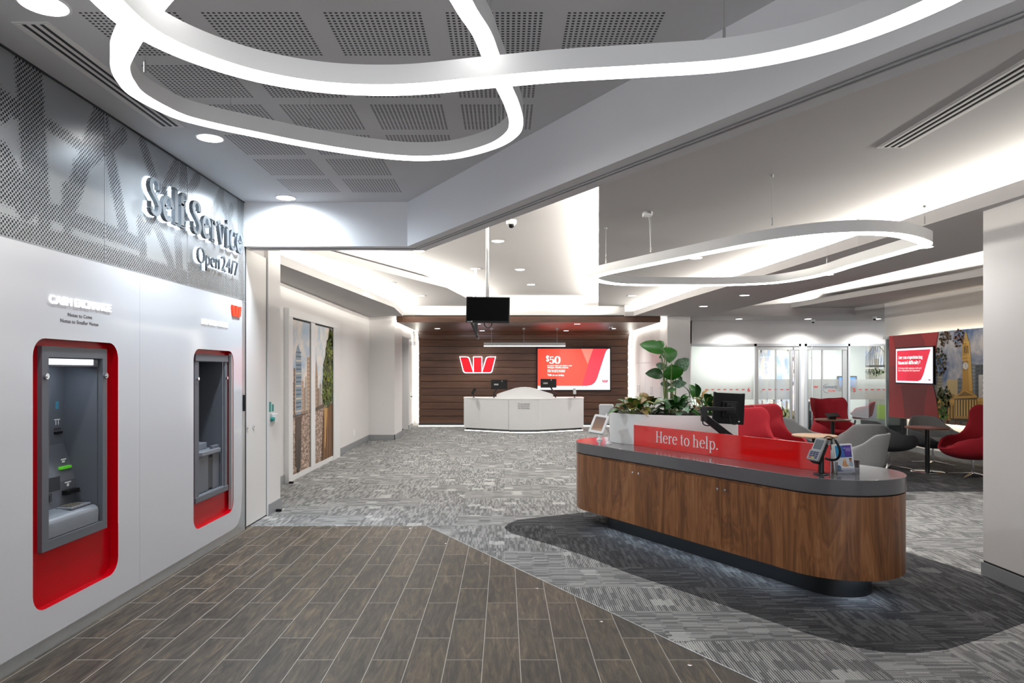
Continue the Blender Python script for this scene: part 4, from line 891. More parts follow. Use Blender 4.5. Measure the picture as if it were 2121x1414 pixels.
# side walls of the teller area: lever, exit light, cupboards
o = thing('door_lever', (-2.60, 18.9, .85), 'black door lever and lock plate on the side wall left of the walnut wall', 'door lever')
m = MB(); m.box(-2.602, -2.592, 18.86, 18.94, .80, .98); m.build('plate', 'aluminium', o); m = MB(); m.tube([(-2.592, 18.9, .87), (-2.55, 18.9, .87), (-2.55, 19.02, .87)], .012, 8); m.build('lever', 'black_metal', o)
m = MB(); m.box(-2.60, -2.45, 18.9, 19.0, 2.28, 2.38); tag(m.build('wall_sensor', 'clear', bevel=.004), 'small clear-covered sensor box high on the left side wall by the light band', 'sensor')
o = thing('cupboard', (3.64, 17.6, 0), 'tall white built-in cupboard on the side wall right of the walnut wall', 'cupboard')
m = MB(); m.box(3.63, 3.659, 15.9, 19.3, .06, 2.79); m.build('carcass', 'wall', o)
for i in range(4):
    y_ = 15.95 + i * .83
    m = MB(); m.box(3.618, 3.630, y_, y_ + .815, .1, 1.78); dr = m.build('door', 'white', o)
    m = MB(); m.tube([(3.618, y_ + (.72 if i % 2 == 0 else .1), 1.0), (3.60, y_ + (.72 if i % 2 == 0 else .1), 1.0), (3.60, y_ + (.72 if i % 2 == 0 else .1), 1.2), (3.618, y_ + (.72 if i % 2 == 0 else .1), 1.2)], .006, 6); m.build('handle', 'chrome', dr)
    m = MB(); m.box(3.618, 3.630, y_, y_ + .815, 1.79, 2.74); m.build('upper_door', 'white', o)

# ------------------------------------------------------------------ ceiling screens on poles
def plate_pole(o_, x, y, z0_, z1_, r, fl=.0):
    m = MB(); m.tube([(x, y, z0_), (x, y, z1_)], r, 14)
    if fl: m.lathe([(fl, 0), (fl, -.01), (r, -.012)], (x, y, z1_), 16)
    m.build('pole', 'white', o_, smooth=True)
Yt = 7.95; X0, Zt = xz(965, 613.5, Yt); X1, Zb = xz(1055.5, 669.5, Yt)
o = thing('ceiling_screen', ((X0 + X1) / 2, Yt + .06, Zb), 'blank black television hanging face-on from a white ceiling pole', 'television')
m = MB(); mx = Matrix.Translation(((X0 + X1) / 2, Yt, (Zt + Zb) / 2)) @ Matrix.Rotation(R(1.3), 4, 'Y') @ Matrix.Rotation(R(-5), 4, 'Z'); W_ = (X1 - X0) / 2; H_ = (Zt - Zb) / 2 - .006
m.box(-W_, W_, 0, .045, -H_, H_, mx=mx); m.build('casing', 'black', o, bevel=.005)
m = MB(); m.box(-W_ + .013, W_ - .013, -.002, 0, -H_ + .025, H_ - .013, mx=mx); m.build('display', 'screen_off', o)
m = MB(); m.box(-W_ + .016, -W_ + .055, -.003, 0, -H_ + .006, -H_ + .014, mx=mx); m.box(-W_ + .06, -W_ + .078, -.003, 0, -H_ + .004, -H_ + .022, mx=mx); m.build('badge', 'frame_grey', o)
px_ = xz(1009.5, 0, Yt + .1)[0]
plate_pole(o, px_, Yt + .1, Zb + .10, 3.30, .020, .06)
m = MB(); m.box(px_ - .07, px_ + .07, Yt + .045, Yt + .12, Zb + .08, Zb + .24); m.build('bracket', 'black_metal', o)
m = MB(); m.tube(catmull([(px_ - .04, Yt + .06, Zb + .06), (px_ - .03, Yt + .06, Zb - .02), (px_ + .01, Yt + .06, Zb - .045), (px_ + .05, Yt + .06, Zb - .015), (px_ + .055, Yt + .06, Zb + .06)], 5, False), .006, 8); m.build('cable', 'black', o, smooth=True)
Y2 = 11.58; x2 = xz(985, 0, Y2)[0]; x3, z3 = xz(973, 664, Y2); x4, z4 = xz(988, 701, Y2)
o = thing('ceiling_screen', (x2, Y2, z4), 'second hanging television seen edge-on, on a thinner white pole behind the first', 'television')
plate_pole(o, x2, Y2, 2.30, 3.30, .020, .085)
m = MB(); d_ = Vector((x4 - x3, .0, z4 - z3)); a_ = Vector((x3, Y2 - .2, z3)); sd_ = Vector((0, .62, 0)); th = Vector((.035, 0, .014))
P8 = [a_, a_ + sd_, a_ + sd_ + d_, a_ + d_]; Q8 = [q + th for q in P8]
vs = [m.bm.verts.new(q) for q in P8 + Q8]
for q in ((0, 1, 2, 3), (7, 6, 5, 4), (0, 4, 5, 1), (1, 5, 6, 2), (2, 6, 7, 3), (3, 7, 4, 0)): m.bm.faces.new([vs[i] for i in q])
m.build('casing', 'black', o, bevel=.006)
m = MB(); c_ = a_ + d_ * .35 + th + Vector((0, .2, 0)); m.box(c_.x, c_.x + .06, c_.y - .07, c_.y + .07, c_.z - .12, c_.z + .08); m.tube([(x2, Y2, 2.31), (c_.x + .03, Y2, c_.z + .02)], .018, 8); m.build('bracket', 'black_metal', o)

# ------------------------------------------------------------------ dome cameras
def dome(u, v, Z, D, lab, xy=None):
    x, y = xy or at(u, v, Z); o_ = thing('dome_camera', (x, y, Z), lab, 'security camera')
    m = MB(); m.lathe([(D / 2, 0), (D / 2 * 1.0, -.03), (D / 2 * .85, -.05), (D * .3, -.052)], n=20); m.build('housing', 'white', o_, local=True, smooth=True)
    m = MB(); m.lathe([(D * .34, -.05)] + [(D * .34 * math.cos(R(a)), -.05 - D * .34 * math.sin(R(a))) for a in (20, 40, 60, 80, 90)], n=18); m.build('lens_dome', 'black', o_, local=True, smooth=True)
dome(1059, 456, 3.30, .12, 'white dome camera with black lens on the pale ceiling near the bulkhead')
dome(1683, 0, 2.81, .10, 'small dome camera hanging under the soffit between office downlights', xy=(7.45, 16.55))
dome(1812, 0, 2.81, .10, 'small dome camera at the right end of the office soffit', xy=(8.42, 15.6))
dome(1266, 0, 2.674, .10, 'small white dome camera at the right of the timber canopy', xy=(2.62, 16.9))

# ================================================================== MURAL DOORS (left)
XM = -3.05
def onX(u, v, X): Y = F * abs(X) / abs(u - CX); return Y, H + (CY - v) * Y / F
o = thing('mural_door', (XM, 11.1, 0), 'pair of white-framed sliding panels printed with a river city skyline', 'door')
m = MB()
for y0_, y1_, z1_ in ((9.60, 9.79, 2.45), (10.76, 10.99, 2.36), (12.14, 12.60, 2.45)): m.box(-3.088, XM + .03 if y0_ != 10.76 else XM + .012, y0_, y1_, .0, z1_)
m.box(-3.086, XM + .035, 9.595, 12.605, 2.34, 2.46); m.box(-3.086, XM + .01, 9.791, 12.139, .0, .075)
fr_ = m.build('frame', 'white', o)
m = MB(); m.box(-3.088, XM + .006, 9.79, 10.76, 2.318, 2.342); m.box(-3.088, XM + .006, 10.99, 12.14, 2.318, 2.342); m.box(XM - .01, XM + .014, 10.752, 10.764, .07, 2.34); m.box(XM - .01, XM + .014, 12.13, 12.142, .07, 2.34); m.build('dark_seal', 'gap', o)
def sky(name, sc, c0, c1, th=.5):
    m_ = bpy.data.materials.new(name); g = NT(m_); n_ = g.noise(g.pos(), sc, 6.0, .6, .3)
    g.set(g.b, 'Base Color', g.ramp(n_, [(th - .12, c0), (th, tuple((a + c_) / 2 for a, c_ in zip(c0, c1))), (th + .1, c1)])); g.b.inputs['Roughness'].default_value = .55; return m_
M['sky_river'] = sky('printed_cloudy_sky', 1.6, hx('8fb3cf'), hx('e9ded2'), .47)
M['sky_tower'] = sky('printed_blue_sky', 1.9, hx('51709f'), hx('d9d3cf'), .50)
M['sky_office'] = sky('printed_pale_sky', 2.6, hx('9fb2dc'), hx('efe3dd'), .46)
def water():
    m_ = bpy.data.materials.new('printed_river_water'); g = NT(m_); x, y, z = g.sep(g.pos())
    n_ = g.noise(g.comb(x, g.math('MULTIPLY', y, 9.0), g.math('MULTIPLY', z, 26.0)), 1.0, 5.0, .65, .5)
    g.set(g.b, 'Base Color', g.ramp(n_, [(.32, hx('4b3a33')), (.48, hx('8d7566')), (.62, hx('cdb9a8'))])); g.b.inputs['Roughness'].default_value = .5; return m_
M['water'] = water()
def K(cx_, cy_, X=XM):           # crop pixel of the poster -> metres on the panel
    Y, Z = onX(580 + cx_ / 3.625, 620 + cy_ / 3.625, X); return (Y - 9.79, Z - .07)
p = Pic((XM, 9.79, .07), (0, 1, 0), (0, 0, 1)); Wp = 2.35; Hh = 2.25
def blobs(p, cx_, cy_, rx, ry, n, size, cols, seed=1):
    r_ = random.Random(seed)
    for i in range(n):
        a = r_.uniform(0, 6.28); q = math.sqrt(r_.random()); x = cx_ + rx * q * math.cos(a); y = cy_ + ry * q * math.sin(a); b0 = r_.uniform(0, 6.28); s_ = size * r_.uniform(.5, 1.3)
        p.poly([(x + s_ * math.cos(b0 + t) * (1 if j % 2 else .6), y + s_ * math.sin(b0 + t) * (1 if j % 2 else .6)) for j, t in enumerate((0, 1.2, 2.3, 3.4, 4.6))], r_.choice(cols), False)
    p.z += .0003
def building(p, x0, x1, y0, y1, col, wcol=None, nx=3, ny=8, cap=0):
    p.rect(x0, y0, x1, y1, col, True)
    if cap: p.poly([(x0, y1), (x1, y1), ((x0 + x1) / 2, y1 + cap)], col, False)
    if wcol:
        for i in range(nx):
            for j in range(ny):
                a = x0 + (x1 - x0) * (i + .22) / nx; c = x0 + (x1 - x0) * (i + .78) / nx; d_ = y0 + (y1 - y0) * (j + .25) / ny; e = y0 + (y1 - y0) * (j + .7) / ny
                p.rect(a, d_, c, e, wcol, False)
        p.z += .0003
p.rect(0, 0, Wp, Hh, 'sky_river')
hz = .86
p.rect(0, 0, Wp, hz, 'water')
p.poly([(0, hz - .03), (.98, hz - .01), (.98, hz + .04), (0, hz + .02)], '4a4038')
p.rect(0, hz + .02, .16, 1.32, 'b9a898'); 
for j in range(8): p.rect(.0, hz + .07 + j * .055, .15, hz + .095 + j * .055, '6d6058', False)
building(p, .12, .20, hz, 1.55, '8f6f58', '4b3a30', 2, 10)
p.poly([(.22, hz), (.22, 1.74), (.27, 1.86), (.34, 1.90), (.44, 1.80), (.50, 1.62), (.50, hz)], '8496a3')
for j in range(15): p.rect(.235, hz + .04 + j * .062, .485, hz + .062 + j * .062, '4d6070' if j % 3 else 'd8c9b4', False)
p.z += .0003
building(p, .53, .60, hz, 1.36, 'c9a27f', 'a07d60', 2, 8); building(p, .62, .68, hz, 1.25, '9c8672'); building(p, .70, .76, hz, 1.42, 'b3a596', '8d7f70', 1, 8)
building(p, .80, .93, hz, 1.72, 'bfa183', '8c735c', 2, 14)
building(p, 1.25, 1.38, hz, 1.44, 'a88d73', '7a6552', 3, 8, .25); building(p, 1.40, 1.50, hz, 1.22, '8d7a68'); building(p, 1.54, 1.62, hz, 1.30, 'b9aa98', '95877a', 2, 6); building(p, 1.66, 1.78, hz, 1.12, '9a8c7c')
p.poly([(1.20, hz - .01), (1.80, hz + .03), (1.80, hz + .10), (1.20, hz + .05)], '5a4c3c')
p.poly([(.20, .1), (.45, .05), (.50, hz - .03), (.20, hz - .03)], '4c3f37'); p.poly([(.28, 0), (.40, 0), (.47, .5), (.30, .5)], '3b322c')
p.poly([(1.62, 0), (2.35, 0), (2.35, .95), (1.78, .88), (1.70, .5)], '5a3a1c'); p.poly([(1.80, .2), (1.85, .2), (2.0, .86), (1.78, .90)], 'c49a5c')
for i in range(10): p.poly([(1.75 + i * .055, .0), (1.765 + i * .055, .0), (1.85 + i * .05, .9), (1.835 + i * .05, .9)], ('8a5a26', 'c08a3c', '3c2814')[i % 3], False)
p.z += .0003
for i, (cx_, cy_, rx, ry) in enumerate(((2.05, 1.15, .32, .28), (2.05, 1.5, .34, .3), (2.12, 1.8, .24, .28), (2.2, 2.05, .14, .2), (1.85, 1.2, .18, .3))):
    p.poly(arc(cx_, cy_, rx * .9, ry * .9, 0, 340, 17), '2e3c10')
    blobs(p, cx_, cy_, rx, ry, 130, .035, ('5f7a1e', '3c5212', '7d9430', '2a3a0c', 'a0a83c'), i)
p.rect(.945, -.0, 1.225, Hh + .01, 'white'); p.rect(2.345, 0, 2.36, Hh, 'white')
p.build('printed_picture', o)

# ================================================================== GLASS OFFICES (right, behind the lounge)
YG = 16.88; gx = lambda u: (u - CX) * YG / F; gz = lambda v: H + (CY - v) * YG / F
def gframe(name, u0, u1, lab):
    return thing(name, (gx((u0 + u1) / 2), YG, 0), lab, 'glass partition' if name == 'glass_partition' else 'door')
ZT = 2.245
def wlogos(mb, us, z, hw, mi=0):
    for u_ in us: w_logo(mb, basis((gx(u_), YG - .012, z), (1, 0, 0), (0, 0, 1)), hw, mi=mi)
def window(u0, u1, lab, num, nu, lu):
    o_ = gframe('glass_partition', u0, u1, lab)
    m = MB(); m.box(gx(u0), gx(u1), YG - .004, YG + .004, .05, gz(716.5)); m.build('pane', 'glass', o_)
    m = MB(); m.box(gx(u0), gx(u1), YG - .03, YG + .03, gz(716.5), ZT); m.box(gx(u0), gx(u1), YG - .03, YG + .03, 0, .05); m.build('rail', 'aluminium', o_)
    return o_
o = window(1432, 1561.5, 'fixed glass pane marked 6 left of the glass doors', '6', 0, 0)
m = MB(); m.box(gx(1432), gx(1561), YG - .008, YG - .005, .874, 2.19); m.build('frosted_film', 'frost_light', o)
m = MB(); wlogos(m, [1438, 1463, 1476, 1488.7, 1501, 1514, 1526.3, 1539], 1.105, .035); m.build('emblem_row', 'redink', o)
m = MB(); sans(m, '6', .145, basis((gx(1547.5), YG - .010, 1.065), (1, 0, 0), (0, 0, 1)), .0005, .002); m.build('number', 'redink', o)
o = window(1759, 1842, 'fixed glass pane marked 5 right of the glass doors', '5', 0, 0)
m = MB(); m.box(gx(1759), gx(1841), YG - .008, YG - .005, .874, 1.373); m.build('frosted_film', 'frost', o)
m = MB(); wlogos(m, [1781.5, 1794, 1806.5, 1819, 1831.5], 1.105, .035); wlogos(m, [1769, 1781, 1794, 1819], 1.245, .030, 1); wlogos(m, [1794, 1806.5, 1819], .97, .030, 1); m.build('emblem_row', ['redink', 'frame_grey'], o)
m = MB(); sans(m, '5', .145, basis((gx(1766), YG - .010, 1.055), (1, 0, 0), (0, 0, 1)), .0005, .002); m.build('number', 'redink', o)
def gdoor(uf0, uf1, g0, gm, g1, pull, lab, films):
    o_ = gframe('door_glass', uf0, uf1, lab); o_.name = 'glass_door'
    m = MB()
    for a, c in ((uf0, uf0 + 4), (uf1 - 4, uf1)): m.box(gx(a), gx(c), YG - .05, YG + .05, 0, ZT)
    m.box(gx(uf0), gx(uf1), YG - .05, YG + .05, gz(717), ZT); m.build('frame', 'aluminium', o_)
    m = MB(); m.box(gx(uf0 + 4), gx(uf1 - 4), YG - .03, YG + .03, gz(724.5), gz(717)); m.build('header', 'frame_grey', o_)
    m = MB(); m.box(gx(g0), gx(g1), YG - .004, YG + .004, .08, gz(724.5)); m.build('pane', 'glass', o_)
    m = MB()
    for a, c in films: m.box(gx(a), gx(c), YG - .02, YG + .02, .0, gz(724.5))
    m.box(gx(g0), gx(g1), YG - .02, YG + .02, 0, .08); m.build('stile', 'frame_grey', o_)
    m = MB(); xx = gx(pull); m.tube([(xx, YG - .085, .15), (xx, YG - .085, 2.2)], .013, 10); m.tube([(xx, YG - .085, .4), (xx, YG - .03, .4)], .008, 8); m.tube([(xx, YG - .085, 1.9), (xx, YG - .03, 1.9)], .008, 8); m.build('pull_handle', 'chrome', o_, smooth=True)
    m = MB(); m.box(gx(g0), gx(g1), YG - .008, YG - .005, .874, 1.373); m.build('frosted_film', 'frost', o_)
    return o_
o = gdoor(1562, 1657.5, 1570.5, 1606.7, 1636, 1643, 'left glass office door with a long pull bar and a printed big wheel behind it', ((1566, 1570.5), (1605.5, 1608), (1636, 1641), (1646, 1653.5)))
m = MB(); wlogos(m, [1581, 1594, 1606.5, 1619, 1631], 1.105, .035); wlogos(m, [1581, 1593, 1606, 1620, 1631], 1.245, .028, 1); m.build('emblem_row', ['redink', 'frame_grey'], o)
o = gdoor(1665.5, 1759, 1674, 1703, 1744.5, 1678.5, 'right glass office door with frosted band and round connect now mark', ((1669.5, 1673.5), (1701.8, 1704.2), (1744.5, 1755)))
m = MB(); wlogos(m, [1689.5], 1.16, .052); m.build('emblem', 'redink', o)
m = MB(); sans(m, 'connect', .13, basis((gx(1703.5), YG - .010, 1.145), (1, 0, 0), (0, 0, 1)), .0005, width=.34); m.build('lettering', 'navy', o)
m = MB(); sans(m, 'now', .12, basis((gx(1714.5), YG - .010, 1.060), (1, 0, 0), (0, 0, 1)), .0005, width=.18); m.build('lettering', 'redink', o)
m = MB(); c_ = (gx(1713.5), 1.145); m.tube([(c_[0] + .11 * math.cos(R(a)), YG - .010, c_[1] + .11 * math.sin(R(a))) for a in range(75, 290, 12)], .003, 5); m.build('ring', 'navy', o)
m = MB(); m.box(gx(1657.5), gx(1665.5), YG - .03, YG + .06, 0, ZT); struct(m.build('wall_office_post', 'white'), 'white post between the two glass doors')
o = thing('glass_screen', (8.03, 14.0, 0), 'short clear glass screen at the end of the lounge wall, under the red mural', 'glass screen')
m = MB(); m.box(8.0, 8.012, 13.6, 14.36, .02, 2.26); m.build('pane', 'glass', o)
m = MB(); m.box(7.985, 8.03, 14.35, 14.375, .0, 2.26); m.box(7.985, 8.03, 13.59, 13.61, .0, 2.26); m.box(7.96, 8.05, 14.25, 14.42, 2.24, 2.29); m.build('edge_frame', 'aluminium', o)
m = MB(); m.box(8.0, 12, 14.38, 14.39, .0, 2.26)
# prints inside the offices
def wallpic(name, X, Ya, Yb, z0_, z1_, lab, draw):
    o_ = thing(name, (X, (Ya + Yb) / 2, z0_), lab, 'mural'); m = MB(); m.box(X, X + .012, Yb, Ya, z0_, z1_); m.build('panel', 'white', o_)
    p_ = Pic((X - .001, Ya, z0_), (0, -1, 0), (0, 0, 1)); draw(p_, Ya - Yb, z1_ - z0_); p_.build('printed_picture', o_); return o_
def wheel(p, w_, h_):
    p.rect(0, 0, w_, h_, 'sky_office'); p.rect(0, 0, w_, .55, '8e7f5c')
    for i in range(16):
        for r0 in (1.25, 1.36):
            a0, a1 = R(i * 22.5), R(i * 22.5 + 22.5); c = (w_ * .48, 1.55)
            p.poly([(c[0] + r0 * math.cos(a0), c[1] + .62 * r0 * math.sin(a0)), (c[0] + r0 * math.cos(a1), c[1] + .62 * r0 * math.sin(a1)), (c[0] + (r0 + .03) * math.cos(a1), c[1] + .62 * (r0 + .03) * math.sin(a1)), (c[0] + (r0 + .03) * math.cos(a0), c[1] + .62 * (r0 + .03) * math.sin(a0))], 'b9b0b4', False)
        x, y = c[0] + 1.31 * math.cos(R(i * 22.5)), c[1] + .81 * math.sin(R(i * 22.5)); p.rect(x - .05, y - .05, x + .05, y + .04, '5e5560', False)
        p.poly([c, (x, y), (x + .008, y + .008)], 'd9d4d8', False)
    p.z += .0004
    p.poly([(w_ * .48, 1.55), (w_ * .28, .5), (w_ * .31, .5)], 'efeaea'); p.poly([(w_ * .48, 1.55), (w_ * .66, .5), (w_ * .70, .5)], 'efeaea')
    for i in range(9): p.rect(.1 + i * .28, .50, .22 + i * .28, .66 + (i * 37 % 5) * .03, ('b9aea8', '8b6f66', 'd9d0c6')[i % 3], False)
    p.z += .0003; blobs(p, w_ * .5, .35, w_ * .5, .25, 200, .06, ('7f8540', '565e2a', '9a9456', '3e4420'), 5)
wallpic('mural_print', 7.30, 19.85, 17.2, 0.02, 2.6, 'printed big wheel picture inside the left glass office', wheel)
def bridge(p, w_, h_):
    p.rect(0, 0, w_, h_, 'sky_office'); p.rect(0, 0, w_, 1.45, '8f8a80'); p.rect(0, 1.25, w_, 1.62, 'a59c90')
    for i in range(6): building(p, .5 + i * .45, .72 + i * .45, 1.5, 1.9 + (i * 53 % 7) * .09, ('a79a90', '8a8078', 'bfb0a0')[i % 3])
    p.rect(0, 1.66, w_, 1.72, '4a4340')
    peaks = [(.55, 2.38), (2.2, 2.38)]
    pts = [(0, 1.95), (.55, 2.38), (1.3, 1.90), (2.2, 2.38), (2.8, 1.95)]
    for a, c in zip(pts[:-1], pts[1:]):
        p.poly([a, c, (c[0], c[1] - .035), (a[0], a[1] - .035)], '6e625c')
        for j in range(6):
            t = j / 6; x = a[0] + (c[0] - a[0]) * t; y = a[1] + (c[1] - a[1]) * t; x2_ = a[0] + (c[0] - a[0]) * (t + 1 / 6)
            p.poly([(x, 1.7), (x + .015, 1.7), (x + .015, y), (x, y)], '6e625c', False); p.poly([(x, 1.7), (x + .02, 1.7), (x2_, y - .02), (x2_ - .02, y)], '7d716a', False)
    p.z += .0003; blobs(p, .5, 1.52, .5, .1, 60, .05, ('3d5226', '566b34'), 9)
    p.rect(0, 0, w_, .62, '7c7488'); p.poly([(0, .75), (w_, 1.05), (w_, 1.2), (0, .9)], 'c7a27c'); p.poly([(0, 1.05), (w_, 1.3), (w_, 1.33), (0, 1.08)], 'e8dcc8'); p.rect(.6, 0, w_, .62, '7f9440')
    p.rect(0, 0, w_, .22, '6d706f')
wallpic('mural_print', 10.48, 19.9, 14.6, 0.02, 2.6, 'printed bridge picture inside the right glass office', bridge)
# office furniture
o = thing('office_desk', (7.93, 19.0, 0), 'dark office desk with a white top behind the right glass door', 'desk')
m = MB(); m.box(7.5, 8.36, 18.3, 19.3, .74, .78); m.build('desk_top', 'white', o); m = MB(); m.box(7.52, 8.32, 18.35, 19.25, .0, .74); m.build('desk_body', 'char_fabric', o)
xs_, zs_ = xz(1735, 778.5, 19.8); xe_, ze_ = xz(1775, 803, 19.8)
o = thing('office_screen', (xs_, 19.8, ze_), 'blue lit wall screen inside the right glass office', 'screen')
m = MB(); m.box(xs_, xe_, 19.80, 19.85, ze_, zs_); m.build('casing', 'black', o)
m = MB(); m.box(xs_ + .04, xe_ - .04, 19.795, 19.80, ze_ + .04, zs_ - .04); m.build('display', mat('blue_display', (0, .1, .5), .4, emit=(.03, .25, .85), es=1.3), o)
# ================================================================== MURAL AND SCREEN ON THE LOUNGE WALL
XT = 7.90
def T(cx_, cy_): Y, Z = onX(1840 + cx_ / 6.43, 670 + cy_ / 6.43, XT); return (14.06 - Y, Z - .634)
o = thing('tower_mural', (XT, 12.0, .634), 'large back-lit mural with a red graphic area and a yellow clock tower', 'mural')
m = MB(); m.box(XT, XT + .035, 9.4, 14.06, .634, 2.290); m.build('panel', 'white', o)
p = Pic((XT - .001, 14.06, .634), (0, -1, 0), (0, 0, 1)); Wt, Ht = 4.66, 1.656
p.rect(0, 0, Wt, Ht, 'sky_tower')
# right half: towers and the hall
building(p, T(600, 0)[0], T(655, 0)[0], .1, T(0, 765)[1], '7d7a75'); building(p, T(648, 0)[0], T(720, 0)[0], .1, .88, 'a99f8a', '6f6a60', 6, 14)
building(p, T(785, 0)[0], T(925, 0)[0], .1, T(860, 745)[1], 'd8bd82'); building(p, T(925, 0)[0], T(985, 0)[0], .1, T(950, 730)[1], '5f656e', '8a8f96', 3, 9)
building(p, T(745, 0)[0], T(890, 0)[0], .1, T(820, 940)[1], 'b08a48', '7c5a28', 1, 5)
building(p, T(1110, 0)[0], T(1160, 0)[0], .1, T(1130, 530)[1], '8f9298', '62666e', 2, 16); building(p, T(1160, 0)[0], 2.95, .1, T(1220, 545)[1], '555a62', '41454c', 3, 14)
building(p, T(1205, 0)[0], 3.1, .1, T(1250, 680)[1], 'd9d6d0', '6a6862', 1, 9)
building(p, 3.1, 4.66, .1, .95, '8f9298', '62666e', 8, 8)
def TP(L_, c, up=True): p.poly([T(x, y) for x, y in L_], c, up)
TP([(640, 1000), (1300, 985), (1300, 1370), (640, 1330)], 'c39232')
TP([(640, 1000), (890, 1010), (890, 1060), (640, 1040)], 'dca94a'); TP([(1165, 995), (1300, 990), (1300, 1030), (1165, 1035)], 'dca94a')
for i in range(5): TP([(700 + i * 40, 1090), (716 + i * 40, 1088), (716 + i * 40, 1280), (700 + i * 40, 1275)], '4a3414', False)
for i in range(3): TP([(1200 + i * 36, 1100), (1222 + i * 36, 1100), (1222 + i * 36, 1200), (1200 + i * 36, 1200)], '3a2a14', False)
p.z += .0003
# clock tower
TP([(985, 870), (1000, 480), (985, 470), (990, 280), (1080, 235), (1090, 300), (1105, 460), (1098, 480), (1130, 905), (970, 900)], 'c8952f')
TP([(1045, 260), (1080, 235), (1090, 300), (1105, 460), (1130, 905), (1085, 905)], 'e0b04c'); TP([(990, 280), (1015, 195), (1040, 95), (1062, 190), (1080, 238)], 'c9a052')
TP([(1038, 95), (1046, 95), (1043, 60)], '8a7434')
for i in range(3): TP([(1012 + i * 22, 305 - i * 6), (1024 + i * 22, 302 - i * 6), (1028 + i * 22, 395), (1016 + i * 22, 398)], '4a3a20', False)
for yy in (440, 485, 250): TP([(985, yy), (1100, yy - 12), (1100, yy - 4), (985, yy + 9)], 'f0c468', False)
TP([(1000, 510), (1068, 495), (1070, 620), (1002, 630)], 'a87a28')
p.z += .0003; cxy = T(1035, 563); p.poly(arc(cxy[0], cxy[1], .068, .062, 0, 340, 17), 'e9e6dc'); p.poly([(cxy[0] - .004, cxy[1]), (cxy[0] + .004, cxy[1]), (cxy[0] + .004, cxy[1] + .045), (cxy[0] - .004, cxy[1] + .045)], '2a2a2a'); p.poly([(cxy[0], cxy[1] - .004), (cxy[0] + .028, cxy[1] - .020), (cxy[0] + .03, cxy[1] - .014)], '2a2a2a')
# pediment and columns
TP([(965, 900), (1130, 900), (1160, 960), (965, 935)], 'b8872e')
TP([(880, 975), (1020, 882), (1185, 955), (1195, 1000), (885, 1000)], 'd7a443'); TP([(925, 968), (1020, 900), (1150, 958)], '8a6424')
TP([(890, 1000), (1190, 985), (1190, 1260), (895, 1250)], '4d3818')
for i in range(8): TP([(902 + i * 37, 1012), (922 + i * 37, 1010), (922 + i * 37, 1232), (902 + i * 37, 1232)], 'e2b658', False)
p.z += .0003; TP([(885, 1232), (1190, 1235), (1190, 1262), (885, 1256)], 'b88a36')
TP([(840, 1262), (1300, 1270), (1300, 1360), (840, 1345)], '3a2a1a')
blobs(p, T(700, 1130)[0], .42, .12, .22, 90, .03, ('4c5a1c', '32400f', '6b6a24'), 3); blobs(p, T(790, 1120)[0], .46, .10, .2, 70, .03, ('4c5a1c', '32400f'), 4); blobs(p, T(740, 1230)[0], .18, .13, .12, 60, .03, ('4a8a1c', '2f6412'), 6)
p.rect(0, 0, Wt, .07, '6b5a44')
blobs(p, 2.0, .05, 1.2, .05, 60, .03, ('2a2420', '8a4030', '4a4440', '30405a'), 12)
blobs(p, T(760, 130)[0], 1.52, .16, .13, 60, .028, ('4a3418', '6a4a20'), 21); blobs(p, T(940, 130)[0], 1.50, .16, .16, 50, .028, ('4a3418', '7a4a20'), 22); blobs(p, T(690, 500)[0], 1.12, .20, .28, 110, .028, ('4a3a18', '6a4420', '3a4014'), 23)
# red graphic area
TP([(18, 168), (676, 112), (640, 330), (600, 640), (600, 820), (640, 960), (685, 1290), (400, 1275), (15, 1240)], 'a81420')
TP([(65, 163), (440, 132), (490, 230), (500, 330), (470, 700), (300, 700), (100, 320)], '8f1a22', True); TP([(440, 132), (676, 112), (625, 330), (500, 330), (490, 230)], 'b02a2c')
TP([(175, 820), (540, 830), (500, 980), (480, 1282), (230, 1262), (200, 960)], '7c0a18'); TP([(540, 830), (600, 830), (640, 960), (685, 1290), (480, 1282), (500, 980)], '9c1220')
TP([(18, 168), (65, 163), (100, 320), (105, 560), (18, 560)], 'c01c28')
p.build('printed_picture', o)
for z_, dv, pw in ((2.15, (.5, 0, .85), 12), (.75, (.5, 0, -.85), 26)): area_light('back_light', (XT + .05, 11.8, z_), dv, (0, 1, 0), 4.2, .03, pw, (1.0, .83, .60), o)
o = thing('wall_screen', (XT - .05, 13.2, 1.2), 'lit screen about financial difficulty mounted on the red part of the mural', 'screen')
ya, za = onX(1855.2, 719.5, XT - .04); yb, zb = onX(1934.0, 797, XT - .04); ztop = 2.0
zt_, zb_ = onX(1895, 718, XT - .04)[1], onX(1895, 795.5, XT - .04)[1]
m = MB(); m.box(XT - .045, XT - .002, yb, ya, zb_, zt_); m.build('bezel', 'black', o, bevel=.004)
bw, bh = ya - yb - .04, zt_ - zb_ - .05
p = Pic((XT - .0455, ya - .02, zb_ + .025), (0, -1, 0), (0, 0, 1)); p.e = 1.0
p.rect(0, 0, bw, bh, 'f4eefc'); q_ = .035
p.poly([(q_, q_), (bw * .62, q_), (bw * .70, q_ + .03), (bw * .76, q_ + .12), (bw * .90, bh - .15), (bw * .95, bh - q_), (q_, bh - q_)], 'd41f3c')
p.poly([(bw * .30, q_), (bw * .62, q_), (bw * .70, q_ + .03), (bw * .72, q_ + .06), (bw * .60, bh - q_), (bw * .38, bh - q_)], 'c41834'); p.poly([(bw * .6, bh - q_), (bw * .95, bh - q_), (bw * .9, bh - .15), (bw * .76, bh * .4)], 'c91f3a')
wm = pm('ffffff', 1.0)
